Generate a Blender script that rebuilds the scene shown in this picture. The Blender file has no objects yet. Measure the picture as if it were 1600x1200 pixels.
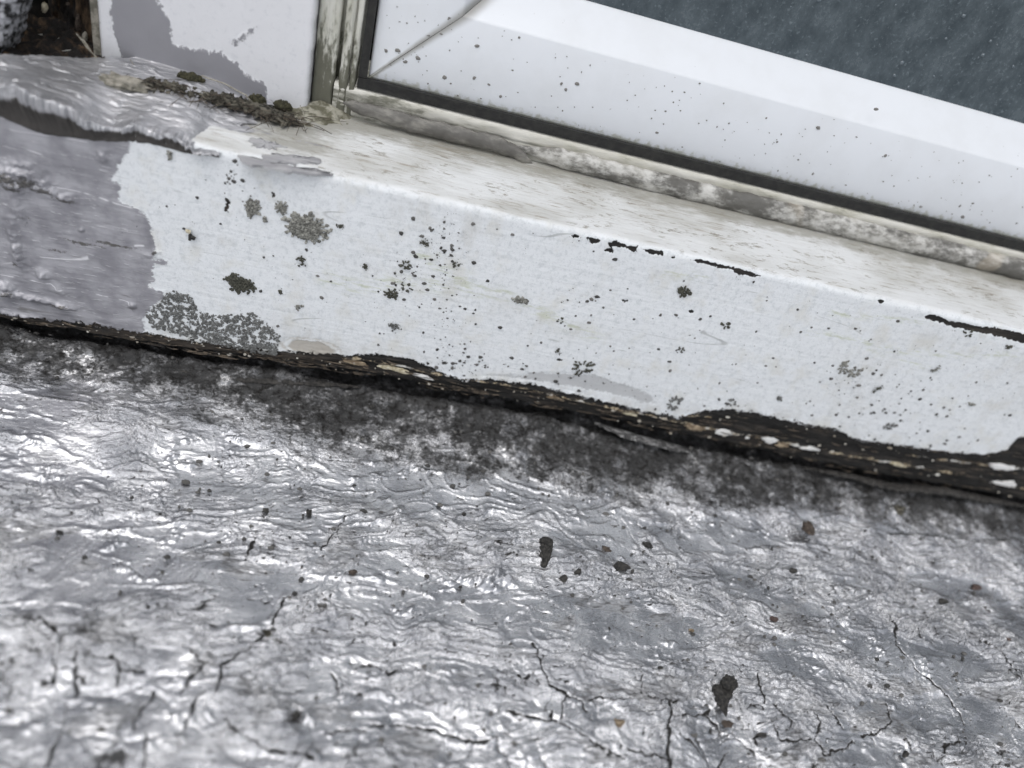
import bpy, math, random
import numpy as np

# ------------------------------------------------------------------ camera, sky, sun, exposure
scene = bpy.context.scene
COL = scene.collection
R = math.radians
PITCH, YAW, ROLL = 38.0, 13.1, -18.6
FPX = 1200.0                      # focal length in pixels of a 1600 wide frame (27 mm lens)


def camera_axes(p, yaw, roll):
    p, yaw, roll = R(p), R(yaw), R(roll)
    f = np.array([math.sin(yaw) * math.cos(p), math.cos(yaw) * math.cos(p), -math.sin(p)])
    r0 = np.array([math.cos(yaw), -math.sin(yaw), 0.0])
    d0 = np.cross(f, r0)
    return (r0 * math.cos(roll) + d0 * math.sin(roll), -r0 * math.sin(roll) + d0 * math.cos(roll), f)


AX = camera_axes(PITCH, YAW, ROLL)
CAM = np.array([-0.03761437, -0.20077621, 0.18599236])
cam_data = bpy.data.cameras.new('camera')
cam_data.sensor_width = 36.0
cam_data.lens = 27.0
cam_data.clip_start = 0.005
cam_data.clip_end = 50.0
cam_data.dof.use_dof = True
cam_data.dof.focus_distance = 0.236
cam_data.dof.aperture_fstop = 5.6
cam = bpy.data.objects.new('camera', cam_data)
COL.objects.link(cam)
from mathutils import Matrix
m3 = Matrix((AX[0], -AX[1], -AX[2])).transposed()
cam.matrix_world = Matrix.Translation(CAM.tolist()) @ m3.to_4x4()
scene.camera = cam

SUN_EL, SUN_AZ = 66.0, -150.0     # azimuth measured from +Y towards +X: behind the camera, a little left
world = bpy.data.worlds.new('World')
scene.world = world
world.use_nodes = True
wn = world.node_tree
wn.nodes.clear()
w_out = wn.nodes.new('ShaderNodeOutputWorld')
w_bg = wn.nodes.new('ShaderNodeBackground')
w_sky = wn.nodes.new('ShaderNodeTexSky')
w_hsv = wn.nodes.new('ShaderNodeHueSaturation')
w_sky.sky_type = 'NISHITA'
w_sky.sun_disc = False
w_sky.sun_elevation = R(SUN_EL)
w_sky.sun_rotation = R(SUN_AZ)
w_sky.air_density = 1.0
w_sky.dust_density = 4.0
w_hsv.inputs['Saturation'].default_value = 0.22
wn.links.new(w_sky.outputs[0], w_hsv.inputs['Color'])
wn.links.new(w_hsv.outputs[0], w_bg.inputs['Color'])
w_bg.inputs['Strength'].default_value = 0.12
wn.links.new(w_bg.outputs[0], w_out.inputs['Surface'])

sun_data = bpy.data.lights.new('sun', 'SUN')
sun_data.energy = 0.9
sun_data.angle = R(35)
sun_data.color = (1.0, 0.985, 0.96)
sun = bpy.data.objects.new('sun', sun_data)
COL.objects.link(sun)
sun.location = (-0.5, -0.8, 1.2)
sun.rotation_euler = (R(90 - SUN_EL), 0, R(180 - SUN_AZ) + math.pi)

scene.view_settings.view_transform = 'Standard'
scene.view_settings.look = 'None'
scene.view_settings.gamma = 1.0
scene.view_settings.use_curve_mapping = False
scene.view_settings.exposure = 0.64
scene.render.engine = 'CYCLES'
scene.cycles.max_bounces = 6
scene.cycles.use_denoising = True

rng = np.random.default_rng(7)
random.seed(7)


# ------------------------------------------------------------------ helpers: measuring the place
def onplane(px, py, p0, n):
    d = AX[0] * (px - 800) + AX[1] * (py - 600) + AX[2] * FPX
    n = np.asarray(n, float)
    t = ((np.asarray(p0, float) - CAM) @ n) / (d @ n)
    return CAM + d * t


SL = math.tan(R(6))
ZT = 0.0863                        # height of the sill's front edge


def on_y(px, py, y):
    return onplane(px, py, (0, y, 0), (0, 1, 0))


def on_top(px, py, lift=0.0):
    return onplane(px, py, (0, 0, ZT + lift), (0, -SL, 1))


def on_roof(px, py, z=0.0):
    return onplane(px, py, (0, 0, z), (0, 0, 1))


def crop(pts, ox, oy, k=0.35):
    return [(ox + k * a, oy + k * b) for a, b in pts]


# ------------------------------------------------------------------ helpers: noise and distance fields
_perm = np.random.default_rng(11).permutation(256).astype(np.int32)
_perm = np.concatenate([_perm, _perm])
_ga = np.random.default_rng(12).uniform(0, 2 * np.pi, 256).astype(np.float32)
_gx, _gy = np.cos(_ga), np.sin(_ga)
_jx = np.random.default_rng(13).uniform(0.1, 0.9, 256).astype(np.float32)
_jy = np.random.default_rng(14).uniform(0.1, 0.9, 256).astype(np.float32)


def perlin(x, y, seed=0):
    x = np.asarray(x, np.float32) + seed * 17.31
    y = np.asarray(y, np.float32) + seed * 9.77
    xi = np.floor(x).astype(np.int32)
    yi = np.floor(y).astype(np.int32)
    fx = x - xi
    fy = y - yi
    u = fx * fx * fx * (fx * (fx * 6 - 15) + 10)
    v = fy * fy * fy * (fy * (fy * 6 - 15) + 10)
    xi &= 255
    yi &= 255

    def g(ix, iy, dx, dy):
        h = _perm[_perm[ix & 255] + (iy & 255)]
        return _gx[h] * dx + _gy[h] * dy
    a = g(xi, yi, fx, fy)
    b = g(xi + 1, yi, fx - 1, fy)
    c = g(xi, yi + 1, fx, fy - 1)
    d = g(xi + 1, yi + 1, fx - 1, fy - 1)
    return (a + u * (b - a) + v * ((c + u * (d - c)) - (a + u * (b - a)))) * 1.5


def fbm(x, y, octaves=3, seed=0, gain=0.5):
    s = 0
    a = 1.0
    for k in range(octaves):
        s = s + a * perlin(x * 2 ** k, y * 2 ** k, seed + k * 3.1)
        a *= gain
    return s


def worley(x, y, seed=0):
    x = np.asarray(x, np.float32) + seed * 13.7
    y = np.asarray(y, np.float32) + seed * 5.3
    xi = np.floor(x).astype(np.int32)
    yi = np.floor(y).astype(np.int32)
    f1 = np.full(x.shape, 9.0, np.float32)
    f2 = f1.copy()
    for dx in (-1, 0, 1):
        for dy in (-1, 0, 1):
            cx, cy = xi + dx, yi + dy
            h = _perm[_perm[cx & 255] + (cy & 255)]
            d = np.hypot(cx + _jx[h] - x, cy + _jy[h] - y)
            f2 = np.minimum(f2, np.maximum(f1, d))
            f1 = np.minimum(f1, d)
    return f1, f2


def seg_dist(P, a, b):
    ab = b - a
    t = np.clip(((P - a) @ ab) / max(ab @ ab, 1e-12), 0, 1)
    return np.hypot(P[:, 0] - a[0] - t * ab[0], P[:, 1] - a[1] - t * ab[1]), t


def polygon_field(U, V, poly, pad=4.0, out=None):
    """distance in mm, positive inside the outline; union with out"""
    poly = np.asarray(poly, float)
    if out is None:
        out = np.full(U.shape, -pad, np.float32)
    lo, hi = poly.min(0) - pad, poly.max(0) + pad
    idx = np.nonzero((U > lo[0]) & (U < hi[0]) & (V > lo[1]) & (V < hi[1]))[0]
    if len(idx) == 0:
        return out
    P = np.stack([U[idx], V[idx]], 1).astype(float)
    d = np.full(len(idx), 1e9)
    ins = np.zeros(len(idx), bool)
    n = len(poly)
    for i in range(n):
        a, b = poly[i], poly[(i + 1) % n]
        d = np.minimum(d, seg_dist(P, a, b)[0])
        if a[1] != b[1]:
            c = ((a[1] > P[:, 1]) != (b[1] > P[:, 1])) & (P[:, 0] < (b[0] - a[0]) * (P[:, 1] - a[1]) / (b[1] - a[1]) + a[0])
            ins ^= c
    out[idx] = np.maximum(out[idx], np.clip(np.where(ins, d, -d), -pad, pad))
    return out


def line_field(U, V, line, out, pad=6.0):
    """least distance in mm to a polyline (in place)"""
    line = np.asarray(line, float)
    for a, b in zip(line[:-1], line[1:]):
        lo, hi = np.minimum(a, b) - pad, np.maximum(a, b) + pad
        idx = np.nonzero((U > lo[0]) & (U < hi[0]) & (V > lo[1]) & (V < hi[1]))[0]
        if len(idx):
            d, _ = seg_dist(np.stack([U[idx], V[idx]], 1).astype(float), a, b)
            out[idx] = np.minimum(out[idx], d)
    return out


def smooth(a, b, x):
    t = np.clip((x - a) / (b - a), 0, 1)
    return t * t * (3 - 2 * t)


def bump_at(U, V, u, v, r, rv=None):
    return np.exp(-(((U - u) / r) ** 2 + ((V - v) / (rv or r)) ** 2))


# ------------------------------------------------------------------ helpers: objects
def tag(o, label=None, cat=None, group=None, kind=None):
    for k, v in (('label', label), ('category', cat), ('group', group), ('kind', kind)):
        if v:
            o[k] = v
    return o


def thing(name, loc, label, cat, group=None):
    o = bpy.data.objects.new(name, None)
    o.empty_display_size = 0.01
    o.location = tuple(float(c) for c in loc)
    COL.objects.link(o)
    return tag(o, label, cat, group)


def make_mesh(name, V, faces, mat, parent=None, origin=None, smooth_shade=True, attrs=None):
    """V in world metres; faces an (n,4)/(n,3) array or a list of them"""
    V = np.asarray(V, np.float64)
    if parent is not None:
        o0 = np.array(parent.location) if parent.parent is None else np.array(parent.location) + np.array(parent.parent.location)
    else:
        o0 = np.asarray(origin if origin is not None else (V[:, 0].mean(), V[:, 1].mean(), V[:, 2].min()), float)
    me = bpy.data.meshes.new(name)
    fl = faces if isinstance(faces, list) else [faces]
    fl = [np.asarray(f, np.int32) for f in fl if len(f)]
    loops = np.concatenate([f.ravel() for f in fl])
    sizes = np.concatenate([np.full(len(f), f.shape[1], np.int32) for f in fl])
    starts = np.concatenate([[0], np.cumsum(sizes)[:-1]]).astype(np.int32)
    me.vertices.add(len(V))
    me.vertices.foreach_set('co', (V - o0).astype(np.float32).ravel())
    me.loops.add(len(loops))
    me.loops.foreach_set('vertex_index', loops)
    me.polygons.add(len(sizes))
    me.polygons.foreach_set('loop_start', starts)
    me.polygons.foreach_set('loop_total', sizes)
    me.polygons.foreach_set('use_smooth', np.full(len(sizes), smooth_shade, bool))
    me.update(calc_edges=True)
    for k, a in (attrs or {}).items():
        at = me.attributes.new(k, 'FLOAT', 'POINT')
        at.data.foreach_set('value', np.asarray(a, np.float32).ravel())
    if mat:
        me.materials.append(mat)
    ob = bpy.data.objects.new(name, me)
    COL.objects.link(ob)
    if parent is not None:
        ob.parent = parent
    else:
        ob.location = o0
    return ob


def grid_faces(nu, nv, off=0, wrap=False):
    """vertices laid out row by row, nv rows of nu"""
    i = np.arange(nu if wrap else nu - 1)
    j = np.arange(nv - 1)
    I, J = np.meshgrid(i, j)
    I2 = (I + 1) % nu
    a = J * nu + I
    b = J * nu + I2
    c = (J + 1) * nu + I2
    d = (J + 1) * nu + I
    return np.stack([a, b, c, d], -1).reshape(-1, 4) + off


def spread(lo, hi, step, far_lo, far_hi):
    """dense between lo and hi, growing cells outside"""
    core = np.arange(lo, hi + step / 2, step)

    def tail(length):
        out, s, t = [], step, 0.0
        while t < length:
            s *= 1.35
            t += s
            out.append(t)
        return np.array(out)
    left = lo - tail(max(lo - far_lo, 1e-6))[::-1] if far_lo < lo else np.array([])
    right = core[-1] + tail(max(far_hi - hi, 1e-6)) if far_hi > hi else np.array([])
    return np.concatenate([left, core, right])


def box(lo, hi):
    x0, y0, z0 = lo
    x1, y1, z1 = hi
    V = np.array([[x0, y0, z0], [x1, y0, z0], [x1, y1, z0], [x0, y1, z0], [x0, y0, z1], [x1, y0, z1], [x1, y1, z1], [x0, y1, z1]])
    Fc = np.array([[0, 3, 2, 1], [4, 5, 6, 7], [0, 1, 5, 4], [1, 2, 6, 5], [2, 3, 7, 6], [3, 0, 4, 7]])
    return V, Fc


def join(parts):
    Vs, Fq, Ft, n = [], [], [], 0
    for V, Fc in parts:
        Vs.append(V)
        for f in (Fc if isinstance(Fc, list) else [Fc]):
            f = np.asarray(f)
            (Fq if f.shape[1] == 4 else Ft).append(f + n)
        n += len(V)
    fl = []
    if Fq:
        fl.append(np.concatenate(Fq))
    if Ft:
        fl.append(np.concatenate(Ft))
    return np.concatenate(Vs), fl


def tube(pts, rad, sides=6):
    pts = np.asarray(pts, float)
    rad = np.broadcast_to(np.asarray(rad, float), (len(pts),))
    V = []
    for i, p in enumerate(pts):
        t = pts[min(i + 1, len(pts) - 1)] - pts[max(i - 1, 0)]
        t /= np.linalg.norm(t) + 1e-12
        a = np.cross(t, (0.31, 0.2, 0.93))
        a /= np.linalg.norm(a)
        b = np.cross(t, a)
        for k in range(sides):
            an = 2 * math.pi * k / sides
            V.append(p + rad[i] * (math.cos(an) * a + math.sin(an) * b))
    return np.array(V), grid_faces(sides, len(pts), wrap=True)


def resample(pts, n):
    pts = np.asarray(pts, float)
    s = np.concatenate([[0], np.cumsum(np.linalg.norm(np.diff(pts, axis=0), axis=1))])
    q = np.linspace(0, s[-1], n)
    return np.stack([np.interp(q, s, pts[:, k]) for k in range(pts.shape[1])], 1)


def icosphere(sub=2):
    t = (1 + 5 ** 0.5) / 2
    V = [(-1, t, 0), (1, t, 0), (-1, -t, 0), (1, -t, 0), (0, -1, t), (0, 1, t), (0, -1, -t), (0, 1, -t), (t, 0, -1), (t, 0, 1), (-t, 0, -1), (-t, 0, 1)]
    Fc = [(0, 11, 5), (0, 5, 1), (0, 1, 7), (0, 7, 10), (0, 10, 11), (1, 5, 9), (5, 11, 4), (11, 10, 2), (10, 7, 6), (7, 1, 8), (3, 9, 4), (3, 4, 2), (3, 2, 6), (3, 6, 8), (3, 8, 9), (4, 9, 5), (2, 4, 11), (6, 2, 10), (8, 6, 7), (9, 8, 1)]
    V = [np.array(v) / np.linalg.norm(v) for v in V]
    for _ in range(sub):
        mid, F2 = {}, []

        def m(a, b):
            k = (min(a, b), max(a, b))
            if k not in mid:
                v = V[a] + V[b]
                V.append(v / np.linalg.norm(v))
                mid[k] = len(V) - 1
            return mid[k]
        for a, b, c in Fc:
            ab, bc, ca = m(a, b), m(b, c), m(c, a)
            F2 += [(a, ab, ca), (b, bc, ab), (c, ca, bc), (ab, bc, ca)]
        Fc = F2
    return np.array(V), np.array(Fc)


# ------------------------------------------------------------------ helpers: materials
class Mat:
    def __init__(self, name):
        self.m = bpy.data.materials.new(name)
        self.m.use_nodes = True
        self.t = self.m.node_tree
        self.b = self.t.nodes['Principled BSDF']
        self.tc = self.t.nodes.new('ShaderNodeTexCoord')
        self.maps = {}

    def put(self, sock, val):
        if isinstance(val, bpy.types.NodeSocket):
            self.t.links.new(val, sock)
        elif isinstance(val, (tuple, list)):
            sock.default_value = (*val, 1.0) if len(val) == 3 and sock.type == 'RGBA' else val
        else:
            sock.default_value = val

    def coord(self, s=(1, 1, 1)):
        if s not in self.maps:
            n = self.t.nodes.new('ShaderNodeMapping')
            n.inputs['Scale'].default_value = s
            self.t.links.new(self.tc.outputs['Object'], n.inputs['Vector'])
            self.maps[s] = n.outputs[0]
        return self.maps[s]

    def xyz(self):
        n = self.t.nodes.new('ShaderNodeSeparateXYZ')
        self.t.links.new(self.tc.outputs['Object'], n.inputs[0])
        return n.outputs

    def noise(self, scale, detail=3, rough=0.55, dist=0.0, s=(1, 1, 1)):
        n = self.t.nodes.new('ShaderNodeTexNoise')
        self.t.links.new(self.coord(s), n.inputs['Vector'])
        n.inputs['Scale'].default_value = scale
        n.inputs['Detail'].default_value = detail
        n.inputs['Roughness'].default_value = rough
        n.inputs['Distortion'].default_value = dist
        return n.outputs['Fac']

    def voronoi(self, scale, s=(1, 1, 1), feature='F1', rand=1.0):
        n = self.t.nodes.new('ShaderNodeTexVoronoi')
        n.feature = feature
        self.t.links.new(self.coord(s), n.inputs['Vector'])
        n.inputs['Scale'].default_value = scale
        n.inputs['Randomness'].default_value = rand
        return n.outputs['Distance']

    def attr(self, name):
        n = self.t.nodes.new('ShaderNodeAttribute')
        n.attribute_name = name
        return n.outputs['Fac']

    def math(self, op, a, b=0.0, c=None):
        n = self.t.nodes.new('ShaderNodeMath')
        n.operation = op
        self.put(n.inputs[0], a)
        self.put(n.inputs[1], b)
        if c is not None:
            self.put(n.inputs[2], c)
        return n.outputs[0]

    def rng(self, v, a, b, lo=0.0, hi=1.0):
        n = self.t.nodes.new('ShaderNodeMapRange')
        n.interpolation_type = 'SMOOTHSTEP'
        self.put(n.inputs[0], v)
        for i, q in enumerate((a, b, lo, hi)):
            n.inputs[1 + i].default_value = q
        return n.outputs[0]

    def mix(self, f, a, b):
        n = self.t.nodes.new('ShaderNodeMix')
        n.data_type = 'RGBA'
        self.put(n.inputs[0], f)
        self.put(n.inputs[6], a)
        self.put(n.inputs[7], b)
        return n.outputs[2]

    def mixf(self, f, a, b):
        n = self.t.nodes.new('ShaderNodeMix')
        n.data_type = 'FLOAT'
        self.put(n.inputs[0], f)
        self.put(n.inputs[2], a)
        self.put(n.inputs[3], b)
        return n.outputs[0]

    def bump(self, h, dist, strength=1.0, normal=None):
        n = self.t.nodes.new('ShaderNodeBump')
        n.inputs['Strength'].default_value = strength
        n.inputs['Distance'].default_value = dist
        self.put(n.inputs['Height'], h)
        if normal is not None:
            self.t.links.new(normal, n.inputs['Normal'])
        return n.outputs[0]

    def done(self, color, rough=0.5, metal=0.0, normal=None, spec=None):
        self.put(self.b.inputs['Base Color'], color)
        self.put(self.b.inputs['Roughness'], rough)
        self.put(self.b.inputs['Metallic'], metal)
        if normal is not None:
            self.t.links.new(normal, self.b.inputs['Normal'])
        if spec is not None:
            self.put(self.b.inputs['Specular IOR Level'], spec)
        return self.m


def mat_roof():
    M = Mat('aluminium_roof_paint')
    crack, mold_shade0, dirt = M.attr('crack'), M.attr('mold_shade'), M.attr('dirt')
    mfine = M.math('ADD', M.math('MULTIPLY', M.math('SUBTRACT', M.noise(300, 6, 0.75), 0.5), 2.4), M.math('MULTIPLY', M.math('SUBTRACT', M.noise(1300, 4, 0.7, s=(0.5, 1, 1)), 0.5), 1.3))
    mold_shade = M.math('MULTIPLY', M.rng(M.math('ADD', mold_shade0, mfine), 0.25, 1.05), M.rng(mold_shade0, 0.0, 0.25))
    n1 = M.noise(260, 4, 0.6, s=(0.5, 1, 1))
    n2 = M.noise(1100, 5, 0.7, s=(0.28, 1, 1))
    fine = M.noise(2600, 3, 0.7, s=(0.5, 1, 1))
    blot = M.noise(70, 4, 0.6)
    col = M.mix(M.rng(blot, 0.35, 0.65), (0.41, 0.42, 0.445), (0.70, 0.705, 0.725))
    col = M.mix(M.rng(n2, 0.55, 0.75, 0, 0.5), col, (0.34, 0.34, 0.36))
    # weathered grime: pits, mould and painted sill shade near the upstand, general dirt
    pits = M.math('MAXIMUM', M.rng(M.noise(1300, 3, 0.6, s=(0.6, 1, 1)), 0.645, 0.70), M.math('MULTIPLY', M.rng(M.noise(800, 4, 0.7, s=(0.16, 1, 1)), 0.62, 0.70), M.rng(M.noise(80, 3), 0.45, 0.6)))
    spots = M.math('MULTIPLY', M.rng(M.noise(340, 7, 0.78, 0.5), 0.46, 0.62), mold_shade)
    dd = M.rng(M.math('ADD', M.math('MULTIPLY', dirt, 1.0), M.math('MULTIPLY', M.math('SUBTRACT', n2, 0.5), 1.2)), 0.35, 0.8)
    crk = M.rng(M.math('ADD', crack, M.math('MULTIPLY', M.math('SUBTRACT', fine, 0.5), 0.5)), 0.40, 0.19, 0, 1)
    grime = M.math('MAXIMUM', M.math('MAXIMUM', spots, M.math('MULTIPLY', dd, 0.9)), M.math('MAXIMUM', crk, M.math('MULTIPLY', pits, 0.85)))
    col = M.mix(M.rng(mold_shade0, 0.2, 0.9, 0, 0.72), col, (0.10, 0.10, 0.10))  # base colour darkened under the sill: painted overhang shade with the mould
    col = M.mix(M.rng(mold_shade, 0.0, 0.9, 0, 0.95), col, (0.040, 0.040, 0.040))
    col = M.mix(grime, col, (0.016, 0.015, 0.014))
    metal = M.mixf(M.math('MAXIMUM', grime, M.rng(mold_shade, 0.05, 0.7)), 0.92, 0.0)
    rough = M.mixf(grime, M.rng(n1, 0.3, 0.7, 0.16, 0.30), 0.85)
    h = M.math('ADD', M.math('MULTIPLY', n2, 1.0), M.math('MULTIPLY', fine, 0.45))
    h = M.math('MULTIPLY', h, M.rng(M.attr('rgh'), 0.08, 0.7, 0.32, 1.0))
    nrm = M.bump(h, 0.00058, 0.8)
    return M.done(col, rough, metal, nrm, M.mixf(mold_shade, 0.5, 0.12))


def mat_sill():
    M = Mat('weathered_white_sill_paint')
    grey, band, chip, pale, top, back, ring, algae = [M.attr(k) for k in ('grey', 'band', 'chip', 'pale', 'top', 'back', 'ring', 'algae')]
    ns = M.noise(900, 4, 0.7)
    nsx = M.noise(480, 5, 0.75, s=(0.3, 1, 1))
    nb = M.noise(130, 3, 0.5)
    j = M.math('SUBTRACT', ns, 0.5)
    jx = M.math('SUBTRACT', nsx, 0.5)
    # faint bluish mottling on the white
    mott = M.rng(M.noise(480, 6, 0.78), 0.49, 0.62)
    col = M.mix(M.math('MULTIPLY', mott, 0.75), (0.78, 0.81, 0.835), (0.60, 0.635, 0.66))
    col = M.mix(M.rng(M.noise(1500, 3, 0.7), 0.56, 0.66, 0, 0.4), col, (0.48, 0.51, 0.55))
    col = M.mix(M.rng(M.noise(90, 3, 0.6), 0.5, 0.75, 0, 0.5), col, (0.64, 0.63, 0.57))
    hn = M.math('ABSOLUTE', M.math('SUBTRACT', M.noise(75, 1.5, 0.4, 0.0, s=(0.09, 1, 0.8)), 0.5))
    hair = M.math('MULTIPLY', M.rng(hn, 0.0035, 0.0008), M.rng(M.noise(60, 2), 0.56, 0.62, 0, 0.5))
    col = M.mix(hair, col, (0.25, 0.26, 0.25))
    # top: cream wood grain showing through worn paint
    grain = M.noise(1500, 5, 0.65, s=(0.075, 1, 1))
    zone = M.noise(60, 3, 0.5, s=(0.6, 1, 1))
    tsp = M.math('MULTIPLY', M.rng(M.noise(560, 5, 0.75, s=(0.35, 1, 1)), 0.545, 0.63), M.rng(M.noise(70, 3), 0.36, 0.58))
    gr = M.rng(M.math('ADD', grain, M.math('MULTIPLY', M.math('SUBTRACT', zone, 0.5), 0.35)), 0.56, 0.68)
    tcol = M.mix(M.rng(zone, 0.35, 0.7), (0.70, 0.715, 0.72), (0.53, 0.535, 0.515))
    tcol = M.mix(M.math('MULTIPLY', gr, 0.75), tcol, (0.30, 0.26, 0.21))
    tcol = M.mix(M.math('MULTIPLY', tsp, 0.8), tcol, (0.22, 0.20, 0.16))
    bk = M.rng(M.math('ADD', back, M.math('MULTIPLY', jx, 1.1)), 0.35, 0.8)
    tcol = M.mix(M.math('MULTIPLY', bk, 0.75), tcol, (0.26, 0.25, 0.21))
    col = M.mix(top, col, tcol)
    # algae stains
    ag = M.math('MULTIPLY', M.math('MULTIPLY', algae, M.rng(M.noise(650, 4, 0.7, s=(0.22, 1, 1)), 0.46, 0.64)), 0.6)
    col = M.mix(ag, col, (0.46, 0.50, 0.32))
    low = M.math('MULTIPLY', M.attr('stain'), M.rng(M.noise(110, 5, 0.7, s=(1, 1, 0.5)), 0.40, 0.68, 0, 0.75))
    col = M.mix(low, col, (0.42, 0.40, 0.34))
    # pale grey exposed undercoat
    pl = M.rng(M.math('ADD', pale, M.math('ADD', M.math('MULTIPLY', M.math('SUBTRACT', nb, 0.5), 6.0), M.math('MULTIPLY', j, 4.0))), -0.1, 0.9)
    col = M.mix(M.math('MULTIPLY', pl, 0.8), col, (0.45, 0.46, 0.47))
    rg = M.rng(M.math('ADD', ring, M.math('ADD', M.math('MULTIPLY', jx, 1.2), M.math('MULTIPLY', j, 0.8))), 0.25, 0.8)
    col = M.mix(M.math('MULTIPLY', rg, 0.85), col, (0.42, 0.39, 0.34))
    # grey aluminium paint brushed over the left end
    gy = M.rng(M.math('ADD', grey, M.math('ADD', M.math('MULTIPLY', jx, 5.0), M.math('MULTIPLY', j, 2.4))), -0.15, 0.3)
    scr = M.rng(M.noise(1500, 3, 0.6, s=(0.16, 1, 0.9)), 0.6, 0.7)
    gcol = M.mix(M.rng(nb, 0.35, 0.65), (0.27, 0.27, 0.295), (0.41, 0.41, 0.44))
    gcol = M.mix(M.math('MULTIPLY', scr, 0.5), gcol, (0.62, 0.62, 0.66))
    smear = M.math('MULTIPLY', M.rng(M.noise(260, 4, 0.6, s=(0.12, 1, 1)), 0.6, 0.7), M.rng(nb, 0.5, 0.6, 0, 0.7))
    gcol = M.mix(smear, gcol, (0.16, 0.155, 0.15))
    fsc = M.math('MULTIPLY', M.rng(hn, 0.006, 0.0), M.rng(nb, 0.5, 0.56))
    gcol = M.mix(fsc, gcol, (0.75, 0.75, 0.78))
    col = M.mix(gy, col, gcol)
    sg = M.rng(M.math('ADD', M.attr('soot'), M.math('MULTIPLY', j, 1.8)), 0.35, 0.75)
    col = M.mix(M.math('MULTIPLY', sg, 0.85), col, (0.09, 0.085, 0.075))
    # bare black timber: chips and the rotten lower edge
    ch = M.rng(M.math('ADD', chip, M.math('MULTIPLY', M.math('SUBTRACT', M.noise(650, 4, 0.7), 0.5), 2.4)), 0.0, 0.05)
    bd = M.rng(M.math('ADD', band, M.math('ADD', M.math('MULTIPLY', j, 3.6), M.math('MULTIPLY', M.math('SUBTRACT', M.noise(330, 5, 0.7), 0.5), 5.5))), 0.0, 0.08)
    blk = M.math('MAXIMUM', ch, bd)
    streak = M.noise(500, 4, 0.65, s=(0.12, 1, 1))
    bcol = M.mix(M.rng(streak, 0.46, 0.72), (0.010, 0.0095, 0.009), (0.052, 0.044, 0.037))
    och = M.attr('ochre')
    crumb = M.rng(M.math('ADD', och, M.math('MULTIPLY', M.math('SUBTRACT', M.noise(620, 5, 0.75, s=(0.5, 1, 1)), 0.5), 3.4)), 0.62, 0.74)
    ocol = M.mix(M.rng(M.noise(900, 3, 0.6), 0.4, 0.6), (0.17, 0.125, 0.075), (0.45, 0.39, 0.28))
    ocol = M.mix(M.rng(nb, 0.52, 0.62), ocol, (0.62, 0.61, 0.58))
    bcol = M.mix(crumb, bcol, ocol)
    lipz = M.math('MULTIPLY', M.rng(band, 0.1, 0.5), M.rng(band, 1.5, 0.7))
    wcr = M.math('MULTIPLY', lipz, M.math('MULTIPLY', M.rng(M.noise(800, 4, 0.7, s=(0.6, 1, 1)), 0.55, 0.6), M.rng(M.noise(75, 2), 0.52, 0.6)))
    bcol = M.mix(wcr, bcol, (0.66, 0.66, 0.66))
    brown = M.attr('brown')
    bcol = M.mix(M.math('MULTIPLY', brown, M.rng(streak, 0.35, 0.6)), bcol, (0.045, 0.037, 0.030))
    col = M.mix(blk, col, bcol)
    metal = M.math('MULTIPLY', M.math('MULTIPLY', gy, 0.45), M.math('SUBTRACT', 1.0, blk))
    rough = M.mixf(blk, M.mixf(gy, M.mixf(top, 0.38, 0.6), 0.42), 0.85)
    brush = M.noise(700, 4, 0.6, s=(0.04, 1, 1))
    h = M.math('ADD', M.math('ADD', M.math('MULTIPLY', ns, 0.5), M.math('MULTIPLY', brush, 0.9)), M.math('MULTIPLY', M.math('MULTIPLY', grain, top), 0.8))
    h = M.math('ADD', h, M.math('MULTIPLY', M.math('MULTIPLY', scr, gy), 0.6))
    h = M.math('SUBTRACT', h, M.math('MULTIPLY', ch, 1.5))
    h = M.math('ADD', h, M.math('MULTIPLY', M.math('MULTIPLY', streak, bd), 4.0))
    return M.done(col, rough, metal, M.bump(h, 0.00026, 0.75))


def mat_coating():
    M = Mat('silver_coating')
    under = M.attr('under')
    n = M.noise(420, 4, 0.6, s=(0.3, 1, 1))
    f = M.noise(1500, 4, 0.7, s=(0.25, 1, 1))
    col = M.mix(M.rng(n, 0.35, 0.7), (0.42, 0.425, 0.445), (0.58, 0.58, 0.60))
    col = M.mix(M.rng(f, 0.60, 0.72, 0, 0.7), col, (0.16, 0.16, 0.16))
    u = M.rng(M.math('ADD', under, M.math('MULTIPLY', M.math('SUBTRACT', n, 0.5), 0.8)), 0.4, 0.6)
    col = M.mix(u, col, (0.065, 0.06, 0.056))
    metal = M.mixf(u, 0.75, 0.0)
    h = M.math('ADD', n, M.math('MULTIPLY', f, 0.6))
    return M.done(col, M.mixf(u, 0.38, 0.8), metal, M.bump(h, 0.0004, 0.85))


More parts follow.
